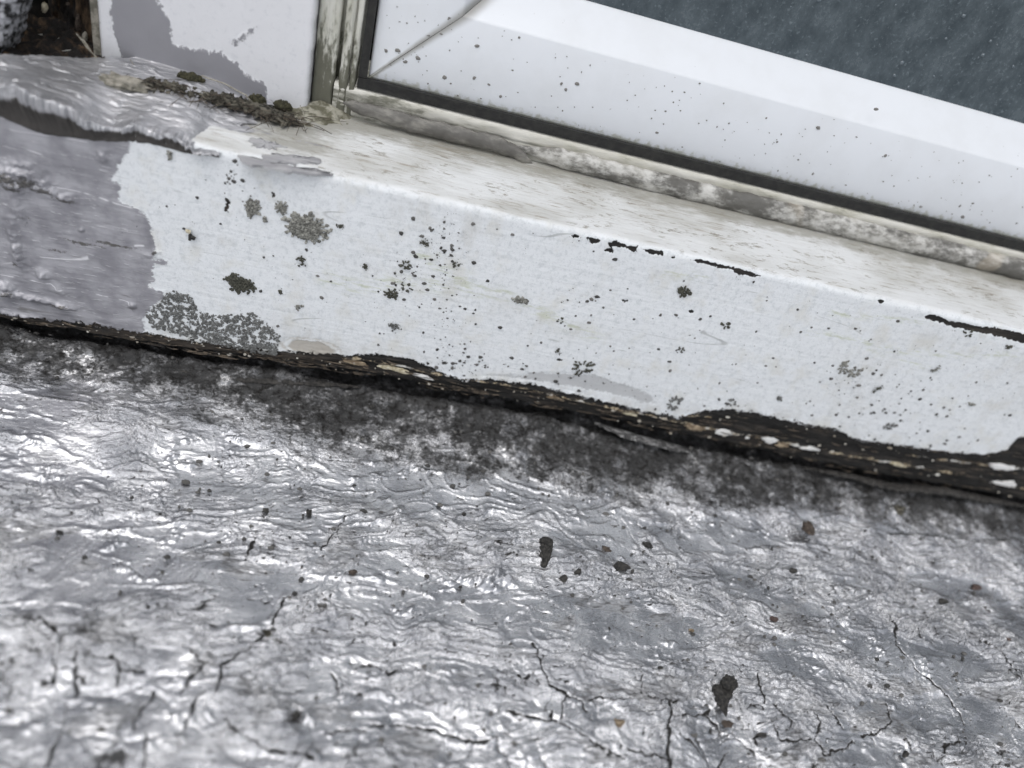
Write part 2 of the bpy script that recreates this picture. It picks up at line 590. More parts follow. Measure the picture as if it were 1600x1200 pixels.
def mat_post():
    M = Mat('post_paint')
    grey, rot = M.attr('grey'), M.attr('rot')
    ns = M.noise(800, 4, 0.65)
    j = M.math('SUBTRACT', ns, 0.5)
    jz = M.math('SUBTRACT', M.noise(420, 4, 0.7, s=(1, 1, 0.5)), 0.5)
    mott = M.rng(M.noise(500, 5, 0.7), 0.52, 0.68)
    col = M.mix(M.math('MULTIPLY', mott, 0.4), (0.72, 0.73, 0.76), (0.55, 0.57, 0.61))
    gy = M.rng(M.math('ADD', grey, M.math('ADD', M.math('MULTIPLY', jz, 4.5), M.math('MULTIPLY', j, 3.0))), -0.2, 0.4)
    gcol = M.mix(M.noise(90, 2), (0.26, 0.26, 0.285), (0.32, 0.32, 0.345))
    col = M.mix(gy, col, gcol)
    rt = M.rng(M.math('ADD', rot, M.math('MULTIPLY', j, 1.3)), 0.4, 0.65)
    col = M.mix(rt, col, (0.12, 0.115, 0.085))
    return M.done(col, M.mixf(gy, 0.42, 0.5), M.math('MULTIPLY', gy, 0.2), M.bump(ns, 0.00012, 0.6))


def mat_jamb():
    M = Mat('grimy_cream_timber')
    x, y, z = M.xyz()
    n = M.noise(260, 5, 0.65, s=(1, 1, 0.18))
    f = M.noise(900, 4, 0.65, s=(1, 1, 0.3))
    low = M.rng(z, 0.034, 0.0, 0.0, 0.24)
    col = M.mix(M.rng(n, 0.35, 0.7), (0.62, 0.62, 0.57), (0.44, 0.44, 0.37))
    g = M.rng(M.math('ADD', M.math('ADD', M.math('MULTIPLY', n, 0.5), M.math('MULTIPLY', f, 0.5)), low), 0.54, 0.68)
    col = M.mix(g, col, (0.13, 0.13, 0.10))
    return M.done(col, 0.65, 0.0, M.bump(f, 0.0003, 0.7))


def mat_rail():
    M = Mat('grimy_cream_rail')
    x, y, z = M.xyz()
    n = M.noise(170, 5, 0.65, s=(0.3, 1, 1))
    f = M.noise(900, 4, 0.65, s=(0.3, 1, 1))
    col = M.mix(M.rng(n, 0.35, 0.7), (0.64, 0.63, 0.58), (0.46, 0.45, 0.38))
    left = M.rng(x, 0.05, 0.0, 0.0, 0.14)
    g = M.rng(M.math('ADD', M.math('ADD', M.math('MULTIPLY', n, 0.65), M.math('MULTIPLY', f, 0.35)), left), 0.56, 0.72)
    col = M.mix(M.math('MULTIPLY', g, 0.85), col, (0.12, 0.12, 0.09))
    return M.done(col, 0.65, 0.0, M.bump(f, 0.0003, 0.7))


def mat_bead():
    M = Mat('mouldy_sealant')
    n = M.noise(75, 6, 0.7, s=(0.55, 1, 1.2))
    f = M.noise(420, 4, 0.65, s=(0.6, 1, 1))
    col = M.mix(M.rng(f, 0.35, 0.7), (0.58, 0.575, 0.55), (0.38, 0.37, 0.335))
    mo = M.rng(M.math('ADD', M.math('MULTIPLY', n, 0.75), M.math('MULTIPLY', f, 0.25)), 0.42, 0.57)
    col = M.mix(M.math('MULTIPLY', mo, 0.9), col, (0.085, 0.082, 0.074))
    tan = M.rng(M.noise(55, 2, 0.5), 0.62, 0.7, 0, 0.4)
    col = M.mix(tan, col, (0.46, 0.40, 0.31))
    return M.done(col, 0.6, 0.0, M.bump(f, 0.0006, 0.8))


def mat_upvc():
    M = Mat('white_upvc')
    x, y, z = M.xyz()
    n = M.noise(60, 4, 0.6)
    v = M.noise(520, 2, 0.5)
    col = M.mix(M.rng(n, 0.4, 0.7, 0, 0.35), (0.75, 0.78, 0.82), (0.66, 0.68, 0.70))
    sp = M.rng(v, 0.735, 0.785, 0, 0.35)
    col = M.mix(sp, col, (0.22, 0.23, 0.22))
    # grime line along the mitre and along the lowest lip
    d = M.math('ABSOLUTE', M.math('SUBTRACT', x, z))
    md = M.rng(M.math('DIVIDE', M.math('ADD', d, M.math('MULTIPLY', M.math('SUBTRACT', n, 0.5), 0.003)), M.math('ADD', 0.0008, M.math('MULTIPLY', x, 0.12))), 1.0, 0.0, 0, 0.75)
    inner = M.rng(x, 0.036, 0.03, 0.0, 1.0)
    col = M.mix(M.math('MULTIPLY', md, inner), col, (0.20, 0.19, 0.16))
    lip = M.rng(M.math('ADD', z, M.math('MULTIPLY', M.math('SUBTRACT', v, 0.5), 0.006)), 0.0022, 0.0, 0, 0.6)
    col = M.mix(lip, col, (0.30, 0.30, 0.20))
    return M.done(col, 0.32, 0.0, M.bump(n, 0.0002, 0.3))


def mat_glass():
    M = Mat('misted_glass')
    n = M.noise(120, 6, 0.75, s=(1, 1, 0.75))
    v = M.noise(900, 3, 0.6)
    col = M.mix(M.rng(n, 0.3, 0.7), (0.044, 0.060, 0.071), (0.096, 0.121, 0.136))
    col = M.mix(M.rng(v, 0.56, 0.76, 0, 0.6), col, (0.19, 0.23, 0.25))
    return M.done(col, M.rng(n, 0.3, 0.7, 0.12, 0.32), 0.0, M.bump(v, 0.0004, 0.5))


def mat_simple(name, c1, c2, scale=400, rough=0.8, bumpd=0.0003, s=(1, 1, 1), lo=0.4, hi=0.62, metal=0.0):
    M = Mat(name)
    n = M.noise(scale, 5, 0.65, s=s)
    return M.done(M.mix(M.rng(n, lo, hi), c1, c2), rough, metal, M.bump(n, bumpd, 0.8))


def mat_tone(name, c1, c2, scale=900, rough=0.85):
    M = Mat(name)
    t = M.attr('tone')
    n = M.noise(scale, 4, 0.65)
    f = M.math('ADD', M.math('MULTIPLY', t, 0.7), M.math('MULTIPLY', n, 0.3))
    return M.done(M.mix(M.math('MULTIPLY', f, 1.0), c1, c2), rough, 0.0, M.bump(n, 0.0002, 0.6))


MAT = dict(
    roof=mat_roof(), sill=mat_sill(), coat=mat_coating(), post=mat_post(), jamb=mat_jamb(), bead=mat_bead(), rail=mat_rail(), upvc=mat_upvc(), glass=mat_glass(),
    black=mat_simple('gap_black', (0.008, 0.008, 0.008), (0.02, 0.02, 0.018), rough=0.6),  # colour of the strips that paint the shade in the sash gaps
    dark=mat_simple('dark_bitumen', (0.018, 0.017, 0.016), (0.05, 0.047, 0.043), 700),
    stone=mat_simple('dark_grit', (0.012, 0.012, 0.012), (0.05, 0.047, 0.042), 1500),
    brown=mat_simple('brown_grit', (0.035, 0.026, 0.020), (0.10, 0.078, 0.062), 1500),
    rust=mat_simple('red_brown_grit', (0.055, 0.036, 0.031), (0.11, 0.075, 0.064), 1500),
    tan=mat_simple('bare_tan_timber', (0.15, 0.11, 0.07), (0.38, 0.31, 0.215), 900, s=(0.3, 1, 1)),
    white=mat_simple('white_paint_flake', (0.75, 0.75, 0.74), (0.55, 0.54, 0.50), 900, 0.5, 0.00015, lo=0.5, hi=0.75),
    cream=mat_simple('cream_paint_flake', (0.62, 0.57, 0.44), (0.36, 0.31, 0.2), 900, 0.6),
    rot=mat_simple('rotten_timber', (0.010, 0.008, 0.007), (0.13, 0.085, 0.05), 240, 0.9, 0.0015, s=(1, 1, 0.35), lo=0.46, hi=0.72),
    hole=mat_simple('dark_hole', (0.006, 0.006, 0.006), (0.018, 0.015, 0.013), 300),  # near-black sheet at the back of the cavity
    mortar=mat_simple('dirty_mortar', (0.34, 0.32, 0.275), (0.13, 0.125, 0.10), 380, 0.85, 0.0006),
    seal=mat_simple('peeled_grey_sealant', (0.13, 0.125, 0.115), (0.30, 0.29, 0.26), 300, 0.6, 0.0006, s=(0.4, 1, 1), lo=0.42, hi=0.75),
    mat=mat_simple('root_matting', (0.022, 0.020, 0.014), (0.16, 0.15, 0.12), 900, 0.95, 0.0012, s=(0.4, 1, 1)),
    gunk=mat_simple('fibrous_dirt', (0.12, 0.115, 0.08), (0.36, 0.35, 0.29), 420, 0.95, 0.0012, s=(0.6, 0.6, 1)),
    strand=mat_simple('dry_fibre', (0.42, 0.40, 0.34), (0.28, 0.26, 0.21), 900, 0.8),
    lichen=mat_tone('grey_green_lichen', (0.04, 0.04, 0.035), (0.40, 0.40, 0.365)),
    lichen_dark=mat_tone('dark_lichen', (0.022, 0.023, 0.017), (0.10, 0.10, 0.078)),
    lichen_grey=mat_tone('granular_grey_lichen', (0.06, 0.062, 0.06), (0.21, 0.215, 0.21)),
    moss=mat_tone('olive_moss', (0.014, 0.014, 0.007), (0.060, 0.056, 0.028)),
    fibre=mat_simple('splintered_timber', (0.02, 0.017, 0.014), (0.12, 0.095, 0.07), 500),
    strip=mat_simple('frayed_felt', (0.05, 0.05, 0.05), (0.34, 0.34, 0.34), 900, 0.8, 0.0005, s=(0.3, 1, 1), lo=0.45, hi=0.7),
    film=mat_simple('grey_paint_film', (0.30, 0.30, 0.315), (0.42, 0.42, 0.43), 500, 0.5, 0.0002, s=(0.2, 1, 1)),
    pitted=mat_simple('pitted_silver_render', (0.56, 0.57, 0.60), (0.02, 0.02, 0.02), 420, 0.45, 0.001, lo=0.43, hi=0.58, metal=0.3),
    crumb=mat_tone('paint_crumbs', (0.16, 0.12, 0.07), (0.70, 0.69, 0.64)),
    speck=mat_tone('dark_specks', (0.012, 0.012, 0.012), (0.19, 0.185, 0.175)),
)

# ------------------------------------------------------------------ the roof below the sill
def crop_lines(lines, ox, oy):
    out = []
    for ln in lines:
        out.append(np.array([on_roof(*p)[:2] * 1000 for p in crop(ln, ox, oy)]))
    return out


CR = []
CR += crop_lines([
    [(290, 900), (295, 960), (280, 1020), (250, 1080), (225, 1150), (200, 1200)],
    [(350, 640), (335, 700), (335, 790), (340, 830), (335, 870)],
    [(500, 700), (535, 750), (530, 800), (515, 840)],
    [(855, 690), (885, 725), (915, 745), (985, 750), (1050, 715), (1100, 690), (1130, 650), (1190, 600)],
    [(985, 755), (985, 800), (965, 850), (960, 870)], [(1215, 570), (1230, 520), (1255, 480), (1270, 455)],
    [(690, 870), (650, 930), (610, 985), (595, 1030)], [(915, 860), (870, 905), (855, 960), (820, 1030)],
    [(660, 1040), (650, 1100), (645, 1200)], [(910, 750), (860, 790), (820, 850), (790, 890)],
    [(1000, 985), (1050, 1040), (1130, 1090), (1200, 1130), (1300, 1130), (1400, 1170)],
    [(245, 740), (240, 780), (235, 820)], [(130, 545), (180, 550), (230, 580), (250, 600)],
    [(1540, 80), (1500, 150), (1470, 185), (1440, 230)], [(1130, 190), (1110, 240), (1090, 270)],
    [(540, 770), (580, 770), (640, 772)], [(340, 790), (370, 800), (380, 830)]], 0, 780)
CR += crop_lines([
    [(945, 650), (970, 700), (990, 770), (1020, 830), (1090, 880), (1160, 910), (1190, 960)],
    [(1040, 845), (1090, 870), (1080, 930), (1075, 980)], [(1190, 910), (1240, 890), (1300, 910), (1380, 900)],
    [(830, 950), (900, 970), (990, 990), (1060, 1000), (1130, 1030), (1200, 1080), (1280, 1130), (1360, 1160)],
    [(20, 1050), (150, 1030), (250, 1010), (380, 1000), (480, 1020), (560, 1045), (640, 1070), (710, 1085), (800, 1060)],
    [(1370, 1120), (1440, 1140), (1520, 1150), (1560, 1170)], [(1550, 910), (1565, 960), (1550, 1040), (1555, 1120), (1570, 1200)],
    [(1430, 780), (1430, 870), (1480, 900), (1560, 905), (1600, 905)], [(870, 790), (910, 805), (930, 790)],
    [(50, 770), (80, 820), (75, 870)], [(1030, 950), (1035, 990)], [(130, 720), (250, 735), (310, 780), (360, 750)]], 500, 780)
CR += crop_lines([
    [(1350, 600), (1400, 650), (1480, 690), (1530, 750), (1600, 830)],
    [(985, 530), (1020, 580), (1020, 650), (1060, 700), (1120, 760), (1190, 820), (1260, 870), (1310, 940), (1345, 1000)],
    [(405, 770), (420, 850), (440, 920)], [(480, 920), (520, 970), (560, 1000), (540, 1040)],
    [(640, 940), (680, 1010), (660, 1080), (710, 1140), (800, 1110), (840, 1080)], [(710, 930), (750, 980), (790, 1030)],
    [(880, 1060), (960, 1030), (1010, 990), (980, 920)], [(20, 910), (15, 1000), (5, 1100), (20, 1190)],
    [(30, 970), (170, 960), (230, 1000), (245, 1040)], [(1240, 1130), (1250, 1100), (1320, 1080)],
    [(470, 990), (520, 1080), (600, 1080), (660, 1080)], [(60, 1050), (110, 1080), (160, 1130), (200, 1190)],
    [(290, 1110), (260, 1160), (240, 1200)], [(1200, 570), (1215, 615)], [(1110, 580), (1140, 625)], [(170, 960), (200, 940)],
    [(410, 1090), (400, 1060), (440, 1050)]], 1040, 780)

PROFILE = np.array([[-0.140, 0.0], [-0.07, 0.0], [-0.040, 0.0004], [-0.024, 0.0022], [-0.012, 0.0048], [-0.004, 0.0078], [0.0005, 0.0094], [0.0022, 0.0088], [0.0042, 0.0050], [0.0100, 0.0030], [0.0170, 0.0060], [0.0180, 0.020]])


def build_roof():
    xs = spread(-0.195, 0.255, 0.00034, -1.6, 1.8) * 1000
    pr = resample(PROFILE, 600)
    # smooth the profile a little
    for _ in range(40):
        pr[1:-1] = (pr[:-2] + pr[2:] + 2 * pr[1:-1]) / 4
    arc = np.concatenate([[0], np.cumsum(np.linalg.norm(np.diff(pr, axis=0), axis=1))])
    ss = spread(0, arc[-1], 0.00037, -1.6, arc[-1])
    yy = np.where(ss < 0, pr[0, 0] + ss, np.interp(ss, arc, pr[:, 0])) * 1000
    zz = np.where(ss < 0, 0, np.interp(ss, arc, pr[:, 1])) * 1000
    ty, tz = np.gradient(yy, ss), np.gradient(zz, ss)
    ln = np.hypot(ty, tz)
    ny, nz = -tz / ln, ty / ln
    nu, nv = len(xs), len(ss)
    X = np.tile(xs, nv).astype(np.float32)
    S = np.repeat(ss * 1000 - 140.0, nu).astype(np.float32)     # like y in mm on the flat part
    Yb, Zb = np.repeat(yy, nu), np.repeat(zz, nu)
    NY, NZ = np.repeat(ny, nu), np.repeat(nz, nu)
    near = smooth(-62, -100, S)                                  # 1 in the cracked foreground
    wall = smooth(-26, -4, S)                                    # 1 on the upstand
    wx = X + 7 * fbm(X / 30, S / 26, 2, 1)
    wy = S + 4.5 * fbm(X / 34, S / 22, 3, 2) + 0.10 * X * smooth(-40, 60, X)
    big = 1.5 * fbm(X / 55, S / 42, 3, 3)
    patch = fbm(X / 36, S / 20, 3, 4)
    rough = smooth(-0.42, 0.22, patch)
    for (px, py, r, rv) in ((640, 752, 38, 11), (380, 765, 22, 8), (820, 790, 22, 8), (480, 810, 16, 6), (110, 1150, 20, 7), (90, 740, 24, 9), (700, 1040, 26, 5), (280, 830, 26, 5), (240, 1080, 14, 7), (820, 1130, 24, 8), (1420, 1120, 18, 6)):
        c = on_roof(px, py) * 1000
        rough = rough * (1 - 0.93 * bump_at(X, S, c[0], c[1], r, rv))
    rough = np.maximum(rough, 0.07)
    dirs = smooth(-0.15, 0.15, fbm(X / 28, S / 20, 2, 101))
    ca, sa = math.cos(R(24)), math.sin(R(24))
    w2x, w2y = wx * ca + wy * sa, -wx * sa + wy * ca
    wx, wy = wx + (w2x - wx) * dirs * 0.9, wy + (w2y - wy) * dirs * 0.9
    wx = wx + 1.2 * fbm(X / 7, S / 5, 3, 102)
    wy = wy + 0.6 * fbm(X / 8, S / 5, 3, 103)
    st = fbm(wx / 24, wy / 2.7, 4, 5, 0.55)
    rid = 1 - np.abs(perlin(wx / 17, wy / 2.0, 6)) * 2
    rid2 = 1 - np.abs(perlin(wx / 7.0, wy / 1.2, 8)) * 2
    fine = fbm(wx / 2.4, wy / 0.95, 2, 9)
    rid3 = 1 - np.abs(perlin(wx / 3.0, wy / 0.9, 10)) * 2
    amp = 0.6 + 1.05 * smooth(-0.3, 0.5, fbm(X / 18, S / 11, 3, 104))
    crump = np.maximum(0, fbm(X / 7.5, S / 5.0, 4, 105, 0.6) - 0.30) * smooth(-0.1, 0.35, fbm(X / 26, S / 20, 2, 106))
    h = big + rough * amp * (0.40 * st + 0.26 * rid * (1 - 0.35 * near) + 0.17 * rid2 + 0.18 * rid3 + 0.22 * fine) + 0.035 * fine + 0.75 * np.clip(1 - np.abs(perlin(wx / 42, wy / 6.5, 121)) * 3.2, 0, 1) ** 2 * (0.35 + 0.65 * rough) * (1 + 0.5 * fine) + 1.0 * crump * (1 + 0.8 * fbm(wx / 1.6, wy / 1.1, 2, 107))
    h = h + 3.2 * smooth(-54, -27, S) * smooth(-10, -24, S) * smooth(-72, -112, X + 4 * fbm(S / 9, S * 0, 2, 111))
    # blistered islands in the foreground
    cwx, cwy = X + 3 * fbm(X / 9, S / 9, 2, 21), S + 2 * fbm(X / 9, S / 9, 2, 22)
    f1, f2 = worley(cwx / 13, cwy / 8.5, 3)
    isl = np.clip((f2 - f1) * 2.2, 0, 1)
    h = h + near * (0.55 * np.sqrt(isl) - 0.35) * smooth(-0.2, 0.3, fbm(X / 30, S / 30, 2, 23))
    g1, g2 = worley(cwx / 4.2, cwy / 2.6, 5)
    h = h + (0.10 + 0.14 * near) * np.sqrt(np.clip((g2 - g1) * 2, 0, 1)) * rough
    # upstand: lumpy, mouldy, less brushed
    h = h * (1 - 0.45 * wall) + wall * (0.9 * fbm(X / 9, S / 7, 4, 31) + 0.25 * fbm(X / 2.4, S / 2.0, 2, 33))
    # traced ridges and lumps
    ridge = np.full(X.shape, 9.0, np.float32)
    for ln_ in ([(773, 980), (801, 962), (843, 944), (880, 935)], [(340, 812), (400, 825), (480, 838)], [(590, 855), (650, 868), (725, 885)],
                [(0, 800), (150, 830), (300, 815), (480, 838)], [(480, 900), (600, 905), (700, 940), (850, 935)], [(850, 960), (1000, 925), (1130, 910)], [(1060, 870), (1200, 890), (1330, 905)], [(1050, 1020), (1200, 1010), (1370, 1045)], [(0, 960), (150, 965), (330, 985), (520, 975)], [(560, 1060), (700, 1045), (830, 1060)], [(0, 690), (80, 705), (150, 740), (215, 745)],
                [(1376, 940), (1382, 915), (1395, 900)], [(1385, 925), (1440, 920)], 
                [(1270, 985), (1345, 985)], [(1295, 1075), (1390, 1100)]):
        line_field(X, S, np.array([on_roof(*p)[:2] * 1000 for p in ln_]), ridge)
    ridge = ridge + 0.7 * np.abs(fbm(X / 2.5, S / 2.5, 3, 35))
    h = h + 0.6 * np.exp(-(ridge / 0.8) ** 2) * (0.6 + 0.8 * fbm(X / 5, S / 5, 2, 36))
    lump = 0
    for (px, py, r, a) in ((762, 912, 2.6, 3.4), (776, 898, 1.6, 2.6), (790, 910, 1.8, 2.2), (735, 910, 1.3, 2.0), (720, 907, 1.0, 1.7), (705, 912, 1.3, 1.0), (770, 868, 2.4, 1.3), (800, 872, 3.5, 0.9), (745, 880, 1.6, 0.9),
                           (1375, 935, 1.4, 1.4), (1292, 975, 2.2, 1.2), (1280, 1050, 2.0, 1.1), (1310, 1075, 3.2, 1.0), (1395, 1105, 2.4, 1.2), (1405, 770, 3, 2.0), (1390, 790, 2, 1.4), (1240, 775, 2.5, 1.4),
                           (560, 690, 2.2, 1.5), (490, 670, 2.0, 1.6), (160, 1110, 3.0, 1.1), (130, 980, 2.2, 0.9), (440, 1110, 2.4, 1.3), (30, 825, 2.0, 1.1), (975, 1110, 2, 1), (590, 905, 1.6, 0.9), (610, 895, 1.2, 1.0), (1340, 850, 2.5, 1.1), (1265, 830, 2.0, .7), (480, 1120, 1.8, 1.2), (1430, 1165, 6, 1.2), (1060, 1150, 4, 0.8), (1560, 860, 3, 1.3)):
        c = on_roof(px, py) * 1000
        lump = lump + a * bump_at(X + 0.9 * fine, S + 0.5 * st, c[0], c[1], r, r * 0.75)
    h = h + lump * (0.9 + 0.6 * fbm(X / 2.2, S / 1.6, 3, 41))
    # traced cracks and finer random ones
    jx_, jy_ = X + 0.6 * fbm(X / 2.6, S / 2.6, 3, 51), S + 0.6 * fbm(X / 2.6, S / 2.6, 3, 52)
    crack = np.full(X.shape, 9.0, np.float32)
    for ln_ in CR:
        line_field(jx_, jy_, ln_, crack)
    crack = crack / np.clip(0.9 + 0.8 * fbm(X / 5, S / 5, 2, 53), 0.7, 1.35)
    thin = (f2 - f1) * 5.5 + 0.16 + 1.3 * smooth(-0.1, 0.25, fbm(X / 17, S / 14, 2, 61)) + (1 - near) * 6
    wl = np.abs(perlin(wx / 13, wy / 2.2, 12)) * 5.0 + 0.14 + 1.5 * smooth(0.0, -0.35, fbm(X / 19, S / 12, 3, 113)) + 2.0 * smooth(0.45, 0.2, rough * amp) + 3 * wall
    wl2 = np.abs(perlin(wx / 7, wy / 1.4, 15)) * 4.0 + 0.16 + 1.5 * smooth(0.05, -0.3, fbm(X / 15, S / 10, 3, 115)) + 3 * wall
    thin = np.minimum(thin, np.minimum(wl, wl2))
    h = h + 0.20 * np.exp(-(crack / 1.5) ** 2) - 0.5 * np.exp(-(crack / 0.26) ** 2) - 0.35 * np.exp(-(thin / 0.3) ** 2)
    crack = np.minimum(crack, thin)
    # holes and dirty hollows
    dirt = 0.55 * smooth(0.15, 0.55, fbm(X / 24, S / 13, 4, 71)) * smooth(0, -60, S)
    for (px, py, r, a) in ((126, 985, 2.6, 1.2), (418, 990, 2.4, 1.2), (395, 1010, 1.6, 1.0), (462, 1120, 2.2, 1.3), (177, 1186, 4.5, 1.1), (630, 1175, 3.0, .7), (680, 1040, 3.4, .8), (1310, 762, 3, .9),
                           (1402, 800, 2.6, 1.1), (1125, 738, 3.2, 1.2), (1172, 742, 1.8, 1.1), (500, 668, 4.0, .9), (1215, 800, 2, .7), (1030, 1010, 2, .5), (560, 1043, 2.6, .8), (790, 848, 2.4, .6), (40, 967, 3.6, .9), (1000, 800, 6, .45), (1470, 860, 8, .35)):
        c = on_roof(px, py) * 1000
        dirt = np.maximum(dirt, a * bump_at(X + 2.2 * fbm(X / 3.5, S / 3.5, 3, 91), S + 1.6 * fbm(X / 3.5, S / 3.5, 3, 92), c[0], c[1], r, r * 0.7) * (0.75 + 0.6 * fbm(X / 2, S / 2, 2, 93)))
    for (px, py, r, a) in ((126, 985, 1.6, 1.0), (418, 990, 1.8, .8), (462, 1120, 1.6, 1.6), (177, 1186, 3, 1.2), (1125, 738, 2.5, 1.3)):
        c = on_roof(px, py) * 1000
        h = h - a * bump_at(X, S, c[0], c[1], r, r * 0.8)
    dirt = np.maximum(dirt, 0.5 * smooth(0.15, -0.5, st + rid * 0.6 - 0.4) * rough)
    dirt = np.maximum(dirt, 1.0 * smooth(0.12, -0.7, rid2 + 0.5 * rid3) * smooth(0.2, 0.7, rough) * smooth(-0.25, 0.35, fbm(X / 13, S / 8, 3, 95)))
    mold_shade = smooth(-36, -3, S + 6 * fbm(X / 30, S / 12, 4, 81, 0.6) + 8 * (smooth(-120, -50, X) * smooth(150, 60, X) - 0.65)) * (0.75 + 0.25 * smooth(-0.3, 0.3, fbm(X / 12, S / 12, 2, 82)))  # black mould plus the sill's soft shadow, both put into the colour
    h = h + 1.5 * np.exp(-((Yb - 0.0) / 3.0) ** 2) * (0.5 + smooth(-90, -40, X) * smooth(60, 20, X) + 0.8 * fbm(X / 11, X * 0, 3, 97)) * (Yb < 3)
    h = np.where(S < -190, h * 0.5, h)
    V = np.stack([X, Yb + NY * h, Zb + NZ * h], 1) / 1000
    o = make_mesh('roof', V, grid_faces(nu, nv), MAT['roof'], origin=(0, -0.1, 0), attrs=dict(crack=np.clip(crack, 0, 4), mold_shade=mold_shade, dirt=dirt, rgh=np.clip(rough * amp, 0, 1)))
    tag(o, 'cracked wrinkled silver painted roof surface below the white sill', None, None, 'structure')
    return X, V


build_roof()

# ------------------------------------------------------------------ the white timber sill
SB = 0.0135                       # bottom of the front face
SILL = thing('window_sill', (0.03, 0.0, SB), 'long white painted timber sill with grey left end and rotten black lower edge', 'window sill')
ARC0 = 13.5


def sill_profile():
    P = [(0.022, SB + 0.0012), (0.006, SB + 0.0004)]
    for a in np.linspace(-80, 0, 6):
        P.append((0.0016 - 0.0016 * math.cos(R(a)) , SB + 0.0016 + 0.0016 * math.sin(R(a))))
    z1, r = ZT - 0.0022, 0.0024
    for z in np.arange(SB + 0.002, z1, 0.00034):
        P.append((0.0, z))
    for a in np.linspace(4, 84, 9):
        P.append((r - r * math.cos(R(a)), z1 + r * math.sin(R(a))))
    y0, z0 = P[-1]
    for y in np.arange(y0 + 0.0004, 0.040, 0.00045):
        P.append((y, z0 + (y - y0) * SL))
    return np.array(P)


SP = sill_profile()
SARC = np.concatenate([[0], np.cumsum(np.linalg.norm(np.diff(SP, axis=0), axis=1))]) * 1000
_i0 = np.argmin(np.abs(SP[:, 1] - 0.05) + 10 * np.abs(SP[:, 0]))
SARC = SARC - SARC[_i0] + SP[_i0, 1] * 1000       # on the front face s equals z in mm
_it = len(SP) - 1


def uv_front(px, py):
    p = on_y(px, py, 0.0)
    return (p[0] * 1000, p[2] * 1000)


def uv_top(px, py):
    p = on_top(px, py)
    return (p[0] * 1000, float(np.interp(p[1], SP[-60:, 0], SARC[-60:])))


def front_poly(pts):
    return np.array([uv_front(*p) for p in pts])


def top_poly(pts):
    return np.array([uv_top(*p) for p in pts])


GREY_EDGE = [(206, 200), (206, 224), (196, 242), (178, 273), (175, 280), (189, 290), (186, 315), (210, 326), (228, 336), (238, 354), (235, 371), (242, 377), (245, 391), (238, 405), (259, 407), (262, 415), (241, 414), (238, 422), (241, 440), (231, 449), (259, 454), (259, 465), (241, 475), (224, 496), (226, 540), (-250, 520), (-250, 100)]
BAND_TOP = [(-300, 440), (0, 487), (150, 505), (300, 533), (430, 553), (540, 562), (580, 557), (640, 564), (665, 577), (700, 592), (720, 600), (760, 597), (830, 604), (900, 622), (1000, 645), (1060, 655), (1100, 643), (1140, 640), (1180, 645), (1240, 659), (1310, 671), (1330, 684), (1400, 694), (1480, 705), (1540, 710), (1575, 702), (1590, 684), (1640, 676), (1900, 730)]
CHIPS = ([crop(p, 500, 300) for p in (
    [(1125, 195), (1140, 188), (1160, 200), (1150, 208), (1130, 205)], [(1190, 205), (1240, 206), (1250, 222), (1230, 233), (1205, 224)],
    [(1282, 225), (1330, 220), (1370, 240), (1418, 243), (1410, 266), (1385, 262), (1360, 248), (1310, 245), (1308, 272), (1268, 262), (1292, 250)],
    [(1440, 256), (1500, 258), (1542, 274), (1530, 284), (1470, 277)], [(1565, 284), (1590, 284), (1582, 297), (1568, 294)],
    [(1342, 482), (1360, 477), (1374, 486), (1356, 491)], [(1055, 752), (1068, 744), (1080, 752), (1066, 760)])] +
    [crop(p, 1040, 400) for p in (
        [(105, 15), (150, 18), (240, 35), (310, 53), (400, 75), (425, 90), (395, 94), (320, 80), (300, 65), (250, 57), (200, 42), (140, 30)],
        [(945, 200), (965, 196), (982, 206), (960, 212)],
        [(1155, 270), (1180, 260), (1220, 268), (1260, 288), (1330, 298), (1380, 313), (1480, 322), (1600, 348), (1700, 370), (1700, 410), (1600, 390), (1540, 374), (1460, 352), (1380, 337), (1300, 322), (1240, 300), (1165, 282)],
        [(100, 243), (125, 243), (130, 252), (112, 258)], [(225, 632), (248, 644), (240, 650)])] +
    [crop(p, 0, 0) for p in ([(1005, 882), (1020, 890), (1030, 910), (1022, 935), (1005, 948), (1000, 935), (1012, 915)], [(1215, 858), (1228, 862), (1230, 880), (1218, 882)])])


